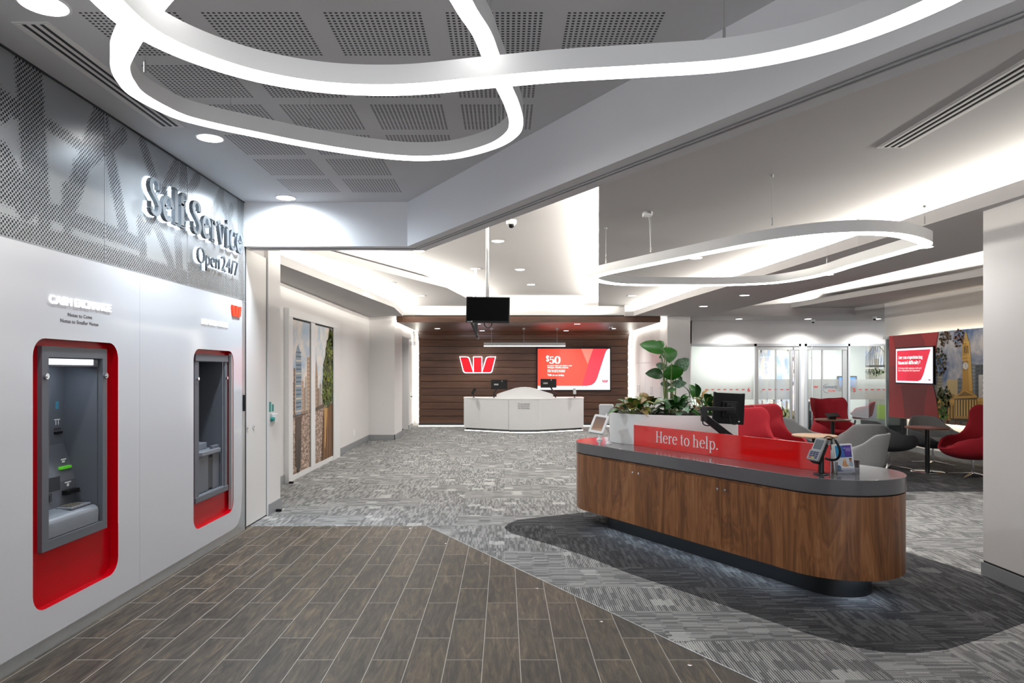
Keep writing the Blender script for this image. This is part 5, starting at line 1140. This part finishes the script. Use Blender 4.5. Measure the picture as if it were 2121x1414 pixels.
serif(p.mb, 'Are you experiencing', .062, p.at(.075, bh * .70), .15, .06, width=bw * .68, mi=p.mi(wm)); serif(p.mb, 'financial difficulty?', .062, p.at(.075, bh * .545), .15, .06, width=bw * .62, mi=p.mi(wm))
sans(p.mb, 'Or having trouble repaying a credit card', .045, p.at(.08, bh * .405), width=bw * .64, mi=p.mi(wm)); sans(p.mb, 'bill or making home loan repayments?', .045, p.at(.08, bh * .335), width=bw * .60, mi=p.mi(wm))
w_logo(p.mb, p.at(bw * .92, .05), .035, mi=p.mi('6a1440')); sans(p.mb, 'here to', .03, p.at(bw * .78, .07), mi=p.mi('6a5aa0'), width=.07); sans(p.mb, 'help', .03, p.at(bw * .78, .045), mi=p.mi('6a5aa0'), width=.07)
p.build('picture', o)

# ================================================================== HELP DESK
o = thing('help_desk', (1.801, 6.04, 0), 'long rounded walnut help desk with a grey counter top on a black plinth', 'desk', rz=R(-60)); DK = o
def stad(x0, x1, r, n=20): return [(x1 + r * math.cos(R(a)), r * math.sin(R(a))) for a in [-90 + 180 * i / n for i in range(n + 1)]] + [(x0 + r * math.cos(R(a)), r * math.sin(R(a))) for a in [90 + 180 * i / n for i in range(n + 1)]]
m = MB(); m.prism(stad(-1.06, 1.21, .235, 28), 0, .185); m.build('plinth', 'plinth_black', o, local=True, smooth=True)
da, db_ = -.934, 1.053
sh = [(1.2 + .455 * math.cos(R(a)), .455 * math.sin(R(a))) for a in [-90 + 180 * i / 32 for i in range(33)]] + [(-1.2 + .455 * math.cos(R(a)), .455 * math.sin(R(a))) for a in [90 + 180 * i / 32 for i in range(33)]] + [(da, -.455), (da, -.438), (db_, -.438), (db_, -.455)]
m = MB(); m.prism(sh, .18, .736); m.build('cabinet_body', 'walnut', o, local=True, smooth=True)
m = MB(); m.prism(stad(-1.2, 1.2, .44, 28), .736, .746); m.build('shadow_gap', 'gap', o, local=True, smooth=True)
m = MB(); m.prism(stad(-1.2, 1.2, .46, 32), .746, .85); m.build('counter_top', 'counter', o, local=True, smooth=True, bevel=.003)
dx = [-.934, -.440, .060, .561, 1.053]; kn = [-.475, -.395, .525, .600]
for i in range(4):
    m = MB(); m.box(dx[i] + .0015, dx[i + 1] - .0015, -.4555, -.4385, .182, .722); d_ = m.build('door', 'walnut', o, local=True)
    m = MB(); m.tube([(kn[i], -.4555, .655), (kn[i], -.466, .655)], .011, 14); m.tube([(kn[i], -.466, .655), (kn[i], -.469, .655)], .005, 10); m.build('knob', 'chrome', d_, local=True, smooth=True)
m = MB(); m.box(-.98, 1.255, -.127, -.115, .85, 1.048); pn = m.build('red_glass_panel', 'red_glass', o, local=True, bevel=.002)
m = MB(); serif(m, 'Here to help.', .100, basis((-.545, -.1272, .908), (1, 0, 0), (0, 0, 1)), .095, .028, width=.775, depth=.0006); m.build('lettering', 'paper', pn, local=True)
for z_ in (0,):   # cool strip light under the cabinet
    a = area_light('underside_lamp', (0, -.33, .176), (0, -.3, -1), (1, 0, 0), 2.2, .03, 5.0, (.72, .86, 1.0)); a.parent = o
    a = area_light('underside_lamp', (1.46, -.1, .176), (.3, 0, -1), (0, 1, 0), .3, .03, 1.2, (.72, .86, 1.0)); a.parent = o
# planter standing on the desk
fp = catmull([(1.085, 7.04, 0), (1.16, 6.84, 0), (1.37, 6.62, 0), (1.62, 6.505, 0), (1.9, 6.45, 0), (2.15, 6.43, 0), (2.20, 6.50, 0), (2.18, 6.95, 0), (2.0, 7.25, 0), (1.7, 7.42, 0), (1.35, 7.40, 0), (1.14, 7.26, 0)], 5)
fp = [(q.x, q.y) for q in fp]; cfx, cfy = 1.65, 6.92
fin = [(cfx + (x - cfx) * .965, cfy + (y - cfy) * .955) for x, y in fp]
o = thing('planter', (cfx, cfy, .85), 'white rounded planter trough standing on the left part of the help desk', 'planter')
m = MB(); m.prism(fp, .852, 1.145); m.plate([fp, fin[::-1]], lambda x, y: (x, y, 1.152)); m.wallstrip(fp, lambda x, y: (x, y, 1.145), lambda x, y: (x, y, 1.152)); m.wallstrip(fin, lambda x, y: (x, y, 1.152), lambda x, y: (x, y, 1.12)); m.build('trough', 'corian', o, smooth=True)
m = MB(); m.plate([fin], lambda x, y: (x, y, 1.1455)); m.build('soil', 'soil', o)
m = MB(); m.prism([(1.62, 7.05), (2.12, 6.62), (2.15, 6.9), (1.8, 7.3)], 0, .852); m.build('pedestal', 'corian', o)

# ------------------------------------------------------------------ plants
def leaf_mesh(mb, p0, p1, W, nrm, droop=.1, fold=.25, n=9, mi=0, peak=.45):
    p0, p1, nrm = Vector(p0), Vector(p1), Vector(nrm).normalized(); ax = p1 - p0; Ln = ax.length; a = ax.normalized(); sd_ = a.cross(nrm).normalized(); nrm = sd_.cross(a); rows = []
    for i in range(n + 1):
        t = i / n; c = p0 + ax * t - Vector((0, 0, 1)) * droop * Ln * (t * t) + nrm * (.10 * Ln * math.sin(math.pi * t))
        ww = W / 2 * (math.sin(math.pi * min(1, max(0, t)) ** (math.log(.5) / math.log(peak))) ** .75) + .0008
        rip = .06 * W * math.sin(i * 2.1)
        rows.append([c - sd_ * ww + nrm * (fold * ww + rip * .4), c - sd_ * ww * .5 + nrm * fold * ww * .35, c, c + sd_ * ww * .5 + nrm * fold * ww * .35, c + sd_ * ww + nrm * (fold * ww - rip * .4)])
    V = [[mb.bm.verts.new(q) for q in r] for r in rows]
    for i in range(n):
        for j in range(4): mb.bm.faces.new((V[i][j], V[i][j + 1], V[i + 1][j + 1], V[i + 1][j])).material_index = mi
def veined(name, c0, c1, scale):
    m_ = bpy.data.materials.new(name); g = NT(m_); n_ = g.noise(g.pos(), scale, 5.0, .7, 2.0); v_ = g.noise(g.pos(), scale * 3.5, 2.0)
    g.set(g.b, 'Base Color', g.mix(g.ramp(g.math('ADD', g.math('MULTIPLY', n_, .7), g.math('MULTIPLY', v_, .3)), [(.44, (0, 0, 0)), (.54, (1, 1, 1))]), c0, c1)); g.b.inputs['Roughness'].default_value = .38; return m_
M['leaf_pink'] = veined('pink_green_leaf', (.50, .24, .12), (.10, .15, .03), 30); M['leaf_lime'] = veined('lime_green_leaf', (.42, .34, .07), (.07, .16, .02), 34)
M['leaf_blue'] = veined('grey_veined_leaf', (.035, .10, .045), (.28, .42, .30), 42); M['leaf_orange'] = veined('orange_veined_leaf', (.60, .26, .11), (.55, .40, .10), 26)
YP = 6.95
def V7(cx_, cy_, Y=YP): x, z = xz(1240 + cx_ / 6.628, 690 + cy_ / 6.628, Y); return Vector((x, Y, z))
pxm = YP / F / 6.628
o = thing('tall_leafy_plant', (1.72, YP, 1.146), 'tall plant with large paddle leaves on long stems, centre of the white planter', 'plant')
big = [((905, 262), (560, 150), 175, 'leaf', (-.1, -1, .5), .0, (925, 900)), ((925, 185), (975, 408), 215, 'leaf', (.25, -1, .15), .0, (950, 880)), ((892, 192), (798, 105), 85, 'leaf', (0, -1, .6), .0, None),
       ((1040, 480), (1238, 350), 190, 'leaf_blue', (.2, -1, -.25), -.02, (1045, 890)), ((1000, 425), (1015, 645), 250, 'leaf', (.0, -1, .2), .0, (985, 900)), ((890, 575), (636, 548), 140, 'leaf_dark', (0, -1, .3), .02, (930, 910)),
       ((940, 455), (785, 430), 100, 'leaf_blue', (-.2, -1, -.4), .0, (960, 890)), ((1000, 690), (1210, 680), 105, 'leaf_blue', (.1, -1, -.3), .0, (1010, 900)), ((990, 712), (845, 690), 70, 'leaf_dark', (0, -1, .1), .0, (990, 900)), ((940, 790), (1070, 775), 55, 'leaf', (0, -1, .4), .0, (1000, 900)), ((1060, 590), (1150, 650), 60, 'leaf_dark', (0, -1, .3), 0, (1050, 890)),
       ((860, 310), (830, 345), 30, 'leaf', (0, -1, .3), 0, (905, 900))]
for i, (a, c, W, mt, nn, dr, st) in enumerate(big):
    yo = YP + (-.06, .03, .05, .08, -.08, .02, .10, .04, .0, -.05, .06, -.05)[i]
    P0, P1 = V7(*a, Y=yo), V7(*c, Y=yo + (-.05 if i % 2 else .06)); m = MB(); leaf_mesh(m, P0, P1, W * 1.12 * pxm, nn, dr, .22, 10); m.build('leaf', mt, o, smooth=True, angle=80)
    if st:
        q0 = V7(*st, Y=YP + (i % 3 - 1) * .03); q0.z = 1.14; mid = (q0 + P0) / 2 + Vector((.02 * (i % 3 - 1), 0, 0)); m = MB(); m.tube(catmull([q0, mid, P0, P0 + (P1 - P0) * .25], 4, False), [.0075 * (1 - .5 * t / 12) for t in range(13)], 7); m.build('stem', 'stem', o, smooth=True)
def rosette(x, y, z, n, L0, L1, W0, mats_, lab, seed, elev=(8, 72), kind='broad_leaf_plant'):
    r_ = random.Random(seed); o_ = thing(kind, (x, y, z), lab, 'plant')
    for i in range(n):
        az = 2 * math.pi * (i * .382) + r_.uniform(-.3, .3); el = R(elev[0] + (elev[1] - elev[0]) * (i / n) + r_.uniform(-6, 6)); Ln = r_.uniform(L0, L1)
        d_ = Vector((math.cos(az) * math.cos(el), math.sin(az) * math.cos(el), math.sin(el))); c = Vector((x, y, z)) + Vector((math.cos(az), math.sin(az), 0)) * .012
        s0 = c + d_ * Ln * .55; up = Vector((0, 0, 1)) - d_ * d_.z
        m = MB(); m.tube([c, c + d_ * Ln * .3 + Vector((0, 0, .01)), s0], .0028, 5); m.build('stalk', 'stem', o_)
        m = MB(); leaf_mesh(m, s0, s0 + d_ * Ln * .9, W0 * r_.uniform(.8, 1.15), up + Vector((0, -.15, 0)), r_.uniform(.25, .5), .3, 7); m.build('leaf', mats_[i % len(mats_)], o_, smooth=True, angle=80)
rosette(1.28, 6.86, 1.146, 32, .13, .20, .095, ('leaf_dark', 'leaf_lime', 'leaf_pink', 'leaf_pink', 'leaf', 'leaf_lime'), 'low plant with mottled pink and lime leaves at the left end of the planter', 3)
rosette(1.45, 7.00, 1.146, 22, .14, .21, .09, ('leaf_blue', 'leaf_lime', 'leaf_dark', 'leaf_pink'), 'low mottled plant behind the leftmost one in the planter', 8, (15, 75))
rosette(1.71, 6.80, 1.146, 34, .13, .21, .085, ('leaf_dark', 'leaf', 'leaf_blue', 'leaf_dark'), 'bushy dark green plant at the foot of the tall paddle-leaf plant', 11)
rosette(2.03, 6.80, 1.146, 24, .13, .20, .088, ('leaf_dark', 'leaf_orange', 'leaf', 'leaf_orange', 'leaf_pink'), 'low plant with orange pink veined leaves beside the black monitor', 15)
rosette(1.98, 7.05, 1.146, 8, .19, .28, .085, ('leaf', 'leaf_dark', 'leaf_orange'), 'upright bright green plant just left of the black monitor', 19, (45, 78))

# ------------------------------------------------------------------ things on the desk
def tablet_stand(base, cen, xv, up, lab, flip=False):
    o_ = thing('tablet_stand', base, lab, 'tablet'); xv = Vector(xv).normalized(); up = Vector(up).normalized(); n_ = xv.cross(up).normalized(); up = n_.cross(xv)
    mx = Matrix((xv, up, n_)).transposed().to_4x4(); mx.translation = Vector(cen)
    m = MB(); m.prism(rrect(-.078, .078, -.108, .108, .018), -.012, .010, mx=mx); m.build('case', 'white', o_, bevel=.004, smooth=True)
    m = MB(); m.prism(rrect(-.054, .054, -.080, .080, .003), .010, .0112, mx=mx); m.build('display', M['tablet_screen'], o_)
    m = MB(); m.lathe([(.034, 0), (.034, .004), (.028, .012), (.012, .026), (.009, .05)], base, 20); m.build('base', 'white', o_, smooth=True)
    b0 = Vector(base); c0 = Vector(cen) - n_ * .012
    m = MB(); m.tube(catmull([b0 + Vector((0, 0, .045)), b0 + Vector((.004, 0, .11)), (b0 + c0) / 2 + Vector((.022, 0, .065)), c0 - n_ * .04, c0], 6, False), .0085, 10); m.build('neck', 'white', o_, smooth=True)
def scr():
    m_ = bpy.data.materials.new('tablet_display'); g = NT(m_); x, y, z = g.sep(g.pos()); f = g.math('MULTIPLY', g.math('SUBTRACT', 1.12, z), 6.0)
    c = g.ramp(f, [(.1, hx('7a6660')), (.6, hx('94735f')), (.95, hx('e0c8b0'))]); g.set(g.b, 'Base Color', (0.02, .02, .02)); g.set(g.b, 'Emission Color', c); g.b.inputs['Emission Strength'].default_value = .8; g.b.inputs['Roughness'].default_value = .1; return m_
M['tablet_screen'] = scr()
tablet_stand((1.037, 6.82, .8505), (.930, 6.75, 1.050), (.141, -.080, -.018), (.091, .12, .185), 'white framed tablet on a curved neck at the left tip of the help desk')
tablet_stand((1.00, 7.22, .8505), (1.09, 7.33, 1.115), (-.14, .03, .0), (.05, -.06, .18), 'white tablet stand partly hidden behind the planter, seen from its back')
# monitor on an arm
o = thing('desk_computer_monitor', (1.99, 6.02, .8505), 'black monitor on a folding arm behind the red panel, seen from the back', 'monitor')
mx = Matrix.Translation((2.008, 6.15, 1.243)) @ Matrix.Rotation(R(12), 4, 'Z') @ Matrix.Rotation(R(3), 4, 'Y')
m = MB(); m.prism([(-.152, -.140), (.152, -.146), (.152, .139), (.122, .134), (-.122, .134), (-.150, .142)], -.016, .012, mx=mx @ Matrix(((1, 0, 0, 0), (0, 0, 1, 0), (0, 1, 0, 0), (0, 0, 0, 1)))); cs = m.build('casing', 'black', o, bevel=.006)
m = MB(); m.box(-.075, .075, -.034, -.014, -.085, .06, mx=mx); m.build('rear_cover', 'black', o, bevel=.008)
m = MB(); m.box(.085, .108, -.0185, -.016, -.122, -.112, mx=mx); m.build('label', 'paper', o)
m = MB(); m.box(-.045, .045, -.055, -.034, -.045, .045, mx=mx); m.tube([mx @ Vector((0, -.05, 0)), mx @ Vector((0, -.085, 0))], .022, 12); m.build('mount_plate', 'black_metal', o, bevel=.003)
E = Vector((1.735, 5.98, 1.235)); Bq = Vector((1.99, 6.02, .985)); Hm = mx @ Vector((0, -.085, -.005))
def bar(mb, a, c, w1, h1, w2, h2, side=Vector((0, 1, 0))):
    t = (c - a).normalized(); s_ = side; u_ = t.cross(s_).normalized(); s_ = u_.cross(t)
    mb.rings([[a + s_ * w1 + u_ * h1, a - s_ * w1 + u_ * h1, a - s_ * w1 - u_ * h1, a + s_ * w1 - u_ * h1], [c + s_ * w2 + u_ * h2, c - s_ * w2 + u_ * h2, c - s_ * w2 - u_ * h2, c + s_ * w2 - u_ * h2]])
m = MB(); bar(m, Bq, E - Vector((0, 0, .055)), .022, .034, .018, .028); m.build('lower_arm', 'black_metal', o, bevel=.006)
m = MB(); bar(m, E + Vector((-.02, 0, .012)), Hm, .018, .018, .018, .016); m.box(E.x - .02, E.x + .03, E.y - .02, E.y + .02, E.z - .10, E.z + .03); m.build('upper_arm', 'black_metal', o, bevel=.005)
m = MB(); m.lathe([(.05, 0), (.05, .012), (.022, .016), (.022, .15)], (1.99, 6.02, .8505), 18); m.build('post', 'black_metal', o, smooth=True)
m = MB(); m.tube(catmull([E + Vector((-.01, -.02, -.06)), E + Vector((-.01, -.02, -.115)), E + Vector((.02, -.02, -.135)), E + Vector((.06, -.02, -.13))], 5, False), .005, 7); m.tube(catmull([Hm + Vector((-.03, .02, -.06)), Hm + Vector((-.02, .0, -.125)), Hm + Vector((.03, 0, -.13)), Hm + Vector((.05, .02, -.08))], 5, False), .005, 7); m.build('cable', 'black', o, smooth=True)
m = MB(); m.box(2.04, 2.235, 6.40, 6.49, 1.153, 1.160); tag(m.build('paper_tray', 'white', bevel=.002), 'small flat white tray on the planter rim beside the black monitor', 'tray')
# card terminal
B0 = Vector((2.222, 4.81, .8505)); o = thing('card_terminal', B0, 'grey and black card payment terminal on a post beside the leaflets', 'card terminal')
m = MB(); m.lathe([(.052, 0), (.052, .004), (.045, .009), (.019, .011), (.019, .155), (.015, .16)], B0, 26); m.build('post', 'black_metal', o, smooth=True)
def pt(cx_, cy_, Y): x, z = xz(1640 + cx_ / 10.875, 880 + cy_ / 10.875, Y); return Vector((x, Y, z))
up = Vector((.078, .035, .152)).normalized(); nf = Vector((-.80, -.52, .32)); nf = (nf - up * nf.dot(up)).normalized(); xr = up.cross(nf)
mx = Matrix((xr, up, nf)).transposed().to_4x4(); mx.translation = pt(585, 560, 4.78)
m = MB(); m.prism(rrect(-.040, .040, -.086, .088, .012), -.004, .014, mx=mx); m.build('casing', 'frame_grey', o, smooth=True, bevel=.004)
m = MB(); m.prism(rrect(-.034, .034, -.088, .070, .010), -.046, -.004, mx=mx); m.build('rear_mount', 'black', o, bevel=.004)
m = MB(); m.prism(rrect(-.030, .030, .0, .072, .004), .014, .0155, mx=mx); m.build('display', mat('grey_display', (.13, .16, .18), .15, var=.03), o)
m = MB(); m.prism(rrect(-.043, .043, -.085, -.012, .008), .014, .022, mx=mx); kp = m.build('keypad', mat('keypad_grey', (.34, .35, .37), .4, var=.03), o)
m = MB()
for i in range(3):
    for j in range(4): m.box(-.030 + i * .022, -.014 + i * .022, -.074 + j * .014, -.065 + j * .014, .022, .025, mi=(1 if j == 0 and i == 0 else 2 if j == 0 and i == 1 else 0), mx=mx)
m.build('keys', ['navy', 'redink', mat('yellow_key', (.7, .5, .02), .4)], kp)
m = MB(); m.tube(catmull([pt(a, c, y_) for a, c, y_ in ((715, 300, 4.80), (810, 252, 4.80), (930, 290, 4.78), (1010, 390, 4.75), (1070, 520, 4.73), (1085, 640, 4.73), (1030, 755, 4.75), (900, 785, 4.79), (745, 745, 4.81))], 7, False), [.0035] * 18 + [.0085] * 36 + [.0075] * 3, 9); m.build('cable', 'black', o, smooth=True)
# leaflet holder
o = thing('leaflet_holder', (2.42, 4.86, .8505), 'clear acrylic leaflet holder near the right end of the help desk', 'leaflet holder')
xh = Vector((1, .06, 0)).normalized(); yh = Vector((-.06, 1, 0)).normalized(); mh = Matrix((xh, yh, Vector((0, 0, 1)))).transposed().to_4x4(); mh.translation = Vector((2.405, 4.85, .8505))
m = MB(); m.box(-.072, .082, -.035, .05, 0, .006, mx=mh); m.box(-.072, .082, -.037, -.034, 0, .045, mx=mh); m.box(.079, .082, -.035, .05, 0, .085, mx=mh); m.box(-.072, -.069, -.035, .05, 0, .085, mx=mh); m.box(-.072, .082, .046, .049, 0, .19, mx=mh); m.box(.082, .092, -.03, .05, 0, .095, mx=mh); m.build('tray', 'clear', o)
def leaflet(x_off, y_off, lab, tilt=8, cover=True):
    ml = mh @ Matrix.Translation((x_off, y_off, .008)) @ Matrix.Rotation(R(-tilt), 4, 'X') @ Matrix.Rotation(R(-3), 4, 'Y')
    o_ = thing('leaflet', ml.translation, lab, 'leaflet', group=None)
    m = MB(); m.box(-.066, .066, 0, .002, 0, .202, mx=ml); m.build('sheet', 'paper', o_)
    if cover:
        p_ = Pic((0, 0, 0), (1, 0, 0), (0, 0, 1)); p_.mx = ml @ basis((-.066, 0, 0), (1, 0, 0), (0, 0, 1)); p_.z = .0003
        p_.rect(.008, .012, .124, .192, '3a3f8c'); p_.poly([(.008, .110), (.045, .110), (.040, .192), (.008, .192)], '1b8fc6'); p_.poly([(.045, .11), (.075, .11), (.06, .192), (.04, .192)], '3b66b4'); p_.poly([(.085, .11), (.124, .14), (.124, .192), (.07, .192)], '54349a')
        p_.rect(.008, .012, .124, .108, 'cfd6de'); p_.poly([(.008, .012), (.045, .012), (.030, .05), (.008, .06)], '1f5f8a'); p_.poly([(.03, .02), (.124, .015), (.124, .045), (.05, .055)], 'f0f0f4')
        p_.poly([(.045, .05), (.052, .082), (.060, .098), (.070, .1), (.076, .085), (.08, .06), (.094, .05), (.088, .042), (.06, .042)], 'c9966a'); p_.poly(arc(.064, .089, .008, .010, 0, 330, 11), 'e3b98e'); p_.poly([(.095, .045), (.098, .075), (.112, .082), (.124, .07), (.124, .042)], '9fb0c0'); p_.poly(arc(.108, .086, .009, .012, 0, 330, 11), 'b07a50'); p_.poly([(.098, .09), (.1, .102), (.117, .1), (.118, .09), (.108, .096)], '2c1c12')
        p_.poly(arc(.073, .172, .005, .005, 0, 330, 9), '8fc4e8')
        for j, t_ in enumerate(('Guide to', 'banking', 'for you')): sans(p_.mb, t_, .011, p_.at(.082, .168 - j * .009), mi=p_.mi('d9d4ee'))
        p_.build('printed_cover', o_)
leaflet(-.003, -.026, 'front blue and purple leaflet with a photo of two people, in the clear holder'); leaflet(-.010, -.012, 'white-edged leaflet standing behind the front one in the clear holder', cover=False)

# ================================================================== LOUNGE CHAIRS AND TABLES
def smooth01(t): t = max(0, min(1, t)); return t * t * (3 - 2 * t)
def interp(tab, a):
    for (a0, v0), (a1, v1) in zip(tab[:-1], tab[1:]):
        if a <= a1: return v0 + (v1 - v0) * smooth01((a - a0) / (a1 - a0))
    return tab[-1][1]
EGG = dict(zt=[(0, 1.02), (30, 1.045), (60, 1.07), (79, .86), (94, .60), (112, .605), (135, .56), (160, .44), (180, .41)], rx=.375, ry=.37, z0=.25, seat=.40, waist=.68, top=.98, lean=.26, hy=1.0, zw=.66)
TUB = dict(zt=[(0, .80), (40, .79), (64, .66), (90, .575), (118, .565), (145, .50), (165, .42), (180, .41)], rx=.36, ry=.36, z0=.27, seat=.40, waist=.96, top=.88, lean=.20, hy=1.0, zw=.6)
def chair(kind, pr, outer, inner, x, y, rz, lab, cat, grp, base='star', z0leg=None):
    o_ = thing(kind, (x, y, 0), lab, cat, rz=R(rz), group=grp); m = MB(); nph, nv = 36, 12; rows = []
    for j in range(nv + 1):
        v = j / nv; row = []
        for i in range(nph):
            ph = -180 + 360 * i / nph; a = abs(ph); zt = interp(pr['zt'], a); ca, sa = math.cos(R(ph)), math.sin(R(ph))
            if v <= .45:
                t = v / .45; rr = math.sin(t * math.pi / 2); z = pr['z0'] + (pr['seat'] - pr['z0']) * (1 - math.cos(t * math.pi / 2)) ; fx = 1
            else:
                t = (v - .45) / .55; z = pr['seat'] + (zt - pr['seat']) * t; rr = 1.0
                if z < pr['zw']: fx = 1 + (pr['waist'] - 1) * smooth01((z - pr['seat']) / (pr['zw'] - pr['seat'])) * smooth01((120 - a) / 60)
                else: fx = pr['waist'] + (pr['top'] - pr['waist']) * smooth01((z - pr['zw']) / .3)
                rr *= 1 + .05 * math.sin(t * math.pi) * (1 if a > 60 else 0)
            px_ = sa * pr['rx'] * rr * fx; py_ = ca * pr['ry'] * rr
            if z > pr['seat'] and a < 120: py_ += pr['lean'] * (z - pr['seat']) * smooth01((110 - a) / 60)
            if a > 90: py_ *= 1.12 + .06 * smooth01((a - 90) / 40)
            if pr is EGG and z > .78 and 25 < a < 75: py_ -= .14 * smooth01((a - 22) / 25) * smooth01((z - .72) / .2); px_ *= 1.06
            row.append(m.bm.verts.new((px_, py_, z)))
        rows.append(row)
    for j in range(nv):
        for i in range(nph):
            if j == 0: continue
            m.bm.faces.new((rows[j][i], rows[j][(i + 1) % nph], rows[j + 1][(i + 1) % nph], rows[j + 1][i]))
    m.bm.faces.new(rows[1][::-1]); 
    for vv in rows[0]: m.bm.verts.remove(vv)
    bmesh.ops.recalc_face_normals(m.bm, faces=m.bm.faces)
    sh_ = m.build('shell', [outer, inner], o_, local=True, smooth=True, angle=180)
    q = sh_.modifiers.new('solid', 'SOLIDIFY'); q.thickness = .038 if pr is EGG else .028; q.offset = 1; q.material_offset_rim = 1
    # keep the outer colour outside: after recalc the original faces point outwards, the offset skin is the inside
    q.offset = -1; q.material_offset = 1
    s2 = sh_.modifiers.new('sub', 'SUBSURF'); s2.levels = 1; s2.render_levels = 1
    r_ = pr['rx'] * .84; m = MB(); m.lathe([(0, .33), (r_ * .9, .34), (r_, .38), (r_ * .98, .425), (r_ * .88, .445), (r_ * .5, .452), (0, .455)], (0, -.035, 0), 26); m.build('seat_cushion', inner, o_, local=True, smooth=True, angle=80)
    if base == 'star':
        m = MB(); m.lathe([(.018, .05), (.018, .27), (.05, .275)], n=14); m.lathe([(.03, .035), (.03, .065), (.018, .07)], n=14); m.build('column', 'chrome', o_, local=True, smooth=True)
        for k in range(4):
            a = R(45 + 90 * k); d_ = Vector((math.cos(a), math.sin(a), 0)); m = MB(); bar(m, d_ * .02 + Vector((0, 0, .05)), d_ * .33 + Vector((0, 0, .014)), .022, .012, .012, .006, side=Vector((-d_.y, d_.x, 0))); m.build('foot', 'chrome', o_, local=True, bevel=.003)
    else:
        for sx in (-1, 1):
            for sy in (-1, 1): m = MB(); m.tube([(sx * .17, sy * .16, .30), (sx * .23, sy * .22, 0)], [.016, .011], 8); m.build('leg', 'black_metal', o_, local=True)
    return o_
gr1 = 'red wing-back lounge chairs'; gr2 = 'grey tub chairs in the lounge'
# rz: 0 = back towards +Y (seat faces the camera)
chair('egg_chair', EGG, 'red_fabric', 'red_fabric', 3.47, 9.45, 22, 'nearest red wing-back chair right behind the black monitor', 'lounge chair', gr1)
chair('egg_chair', EGG, 'red_fabric', 'red_fabric', 4.16, 10.45, 38, 'red wing-back chair second from the left, behind the nearest one', 'lounge chair', gr1)
chair('egg_chair', EGG, 'red_fabric', 'red_fabric', 6.25, 13.1, -3, 'red wing-back chair facing the camera behind the small table with a black device', 'lounge chair', gr1)
chair('egg_chair', EGG, 'red_fabric', 'red_fabric', 6.98, 10.22, -98, 'red wing-back chair at the far right, seen side-on below the clock tower', 'lounge chair', gr1)
chair('tub_chair', TUB, 'char_fabric', 'grey_fabric', 4.80, 11.15, 28, 'grey tub chair between the second red chair and the pale round table', 'lounge chair', gr2)
chair('tub_chair', TUB, 'grey_fabric', 'grey_fabric', 5.42, 10.45, 172, 'pale grey tub chair seen from behind, farther of the two backs behind the leaflets', 'lounge chair', gr2)
chair('tub_chair', TUB, 'char_fabric', 'grey_fabric', 6.22, 11.1, 98, 'tub chair with a charcoal outside seen side-on, left of the right-hand table', 'lounge chair', gr2)
chair('tub_chair', TUB, 'grey_fabric', 'grey_fabric', 4.50, 8.85, 222, 'pale grey tub chair seen from behind, directly behind the leaflet holder', 'lounge chair', gr2)
chair('tub_chair', TUB, 'char_fabric', 'grey_fabric', 7.22, 11.55, -8, 'grey tub chair facing the camera behind the right-hand table', 'lounge chair', gr2)
MEET = dict(TUB); MEET['zt'] = [(0, .80), (40, .78), (80, .66), (120, .62), (150, .50), (180, .47)]; MEET['z0'] = .36; MEET['seat'] = .47; MEET['rx'] = .24; MEET['ry'] = .24
chair('meeting_chair', MEET, 'red_fabric', 'red_fabric', 8.72, 18.3, 180, 'red office armchair with black legs inside the glass office, left one of two', 'chair', 'red office armchairs behind glass', base='legs')
chair('meeting_chair', MEET, 'red_fabric', 'red_fabric', 9.24, 17.7, -115, 'red office armchair with black legs inside the glass office, right one of two', 'chair', 'red office armchairs behind glass', base='legs')
def table(x, y, D, h_, top, lab):
    o_ = thing('round_table', (x, y, 0), lab, 'table', group='small round lounge tables')
    m = MB(); m.lathe([(0, h_ - .024), (D / 2 - .012, h_ - .024), (D / 2, h_ - .018), (D / 2, h_ - .003), (D / 2 - .003, h_), (0, h_)], n=44); m.build('table_top', top, o_, local=True, smooth=True)
    m = MB(); m.lathe([(.034, .01), (.034, h_ - .04), (.12, h_ - .036), (.12, h_ - .024)], n=20); m.build('column', 'black_metal', o_, local=True, smooth=True)
    m = MB(); m.lathe([(.235, .001), (.235, .007), (.22, .013), (.03, .017)], n=40); m.build('base_plate', 'chrome', o_, local=True, smooth=True); return o_
table(4.385, 9.70, .60, .67, 'oak', 'round pale wooden table behind the red panel of the help desk')
table(5.96, 12.45, .60, .70, 'table_edge', 'round dark wooden table with a black device, before the facing red chair')
table(6.60, 10.70, .62, .70, 'table_edge', 'round dark wooden table on a black column, right of the charcoal tub chair')
o = thing('table_device', (5.94, 12.45, .7), 'black angled touch device lying on the round table', 'device')
m = MB(); m.box(-.06, .06, -.05, .05, 0, .05, mx=Matrix.Translation((5.94, 12.45, .701))); m.build('stand', 'black', o, bevel=.005)
m = MB(); m.box(-.11, .11, -.075, .075, -.006, .006, mx=Matrix.Translation((5.95, 12.44, .775)) @ Matrix.Rotation(R(20), 4, 'X') @ Matrix.Rotation(R(-4), 4, 'Y')); m.build('screen_slab', 'black', o, bevel=.003)
for i, (u, v, X, lab) in enumerate(((1388 * 0 + 737, 911, -3.075, 'small square wall socket low on the white wall right of the mural doors'),)):
    m = MB(); m.box(-3.09, -3.08, 14.0, 14.12, .24, .36); o = m.build('wall_socket', 'paper', bevel=.002); tag(o, lab, 'socket')
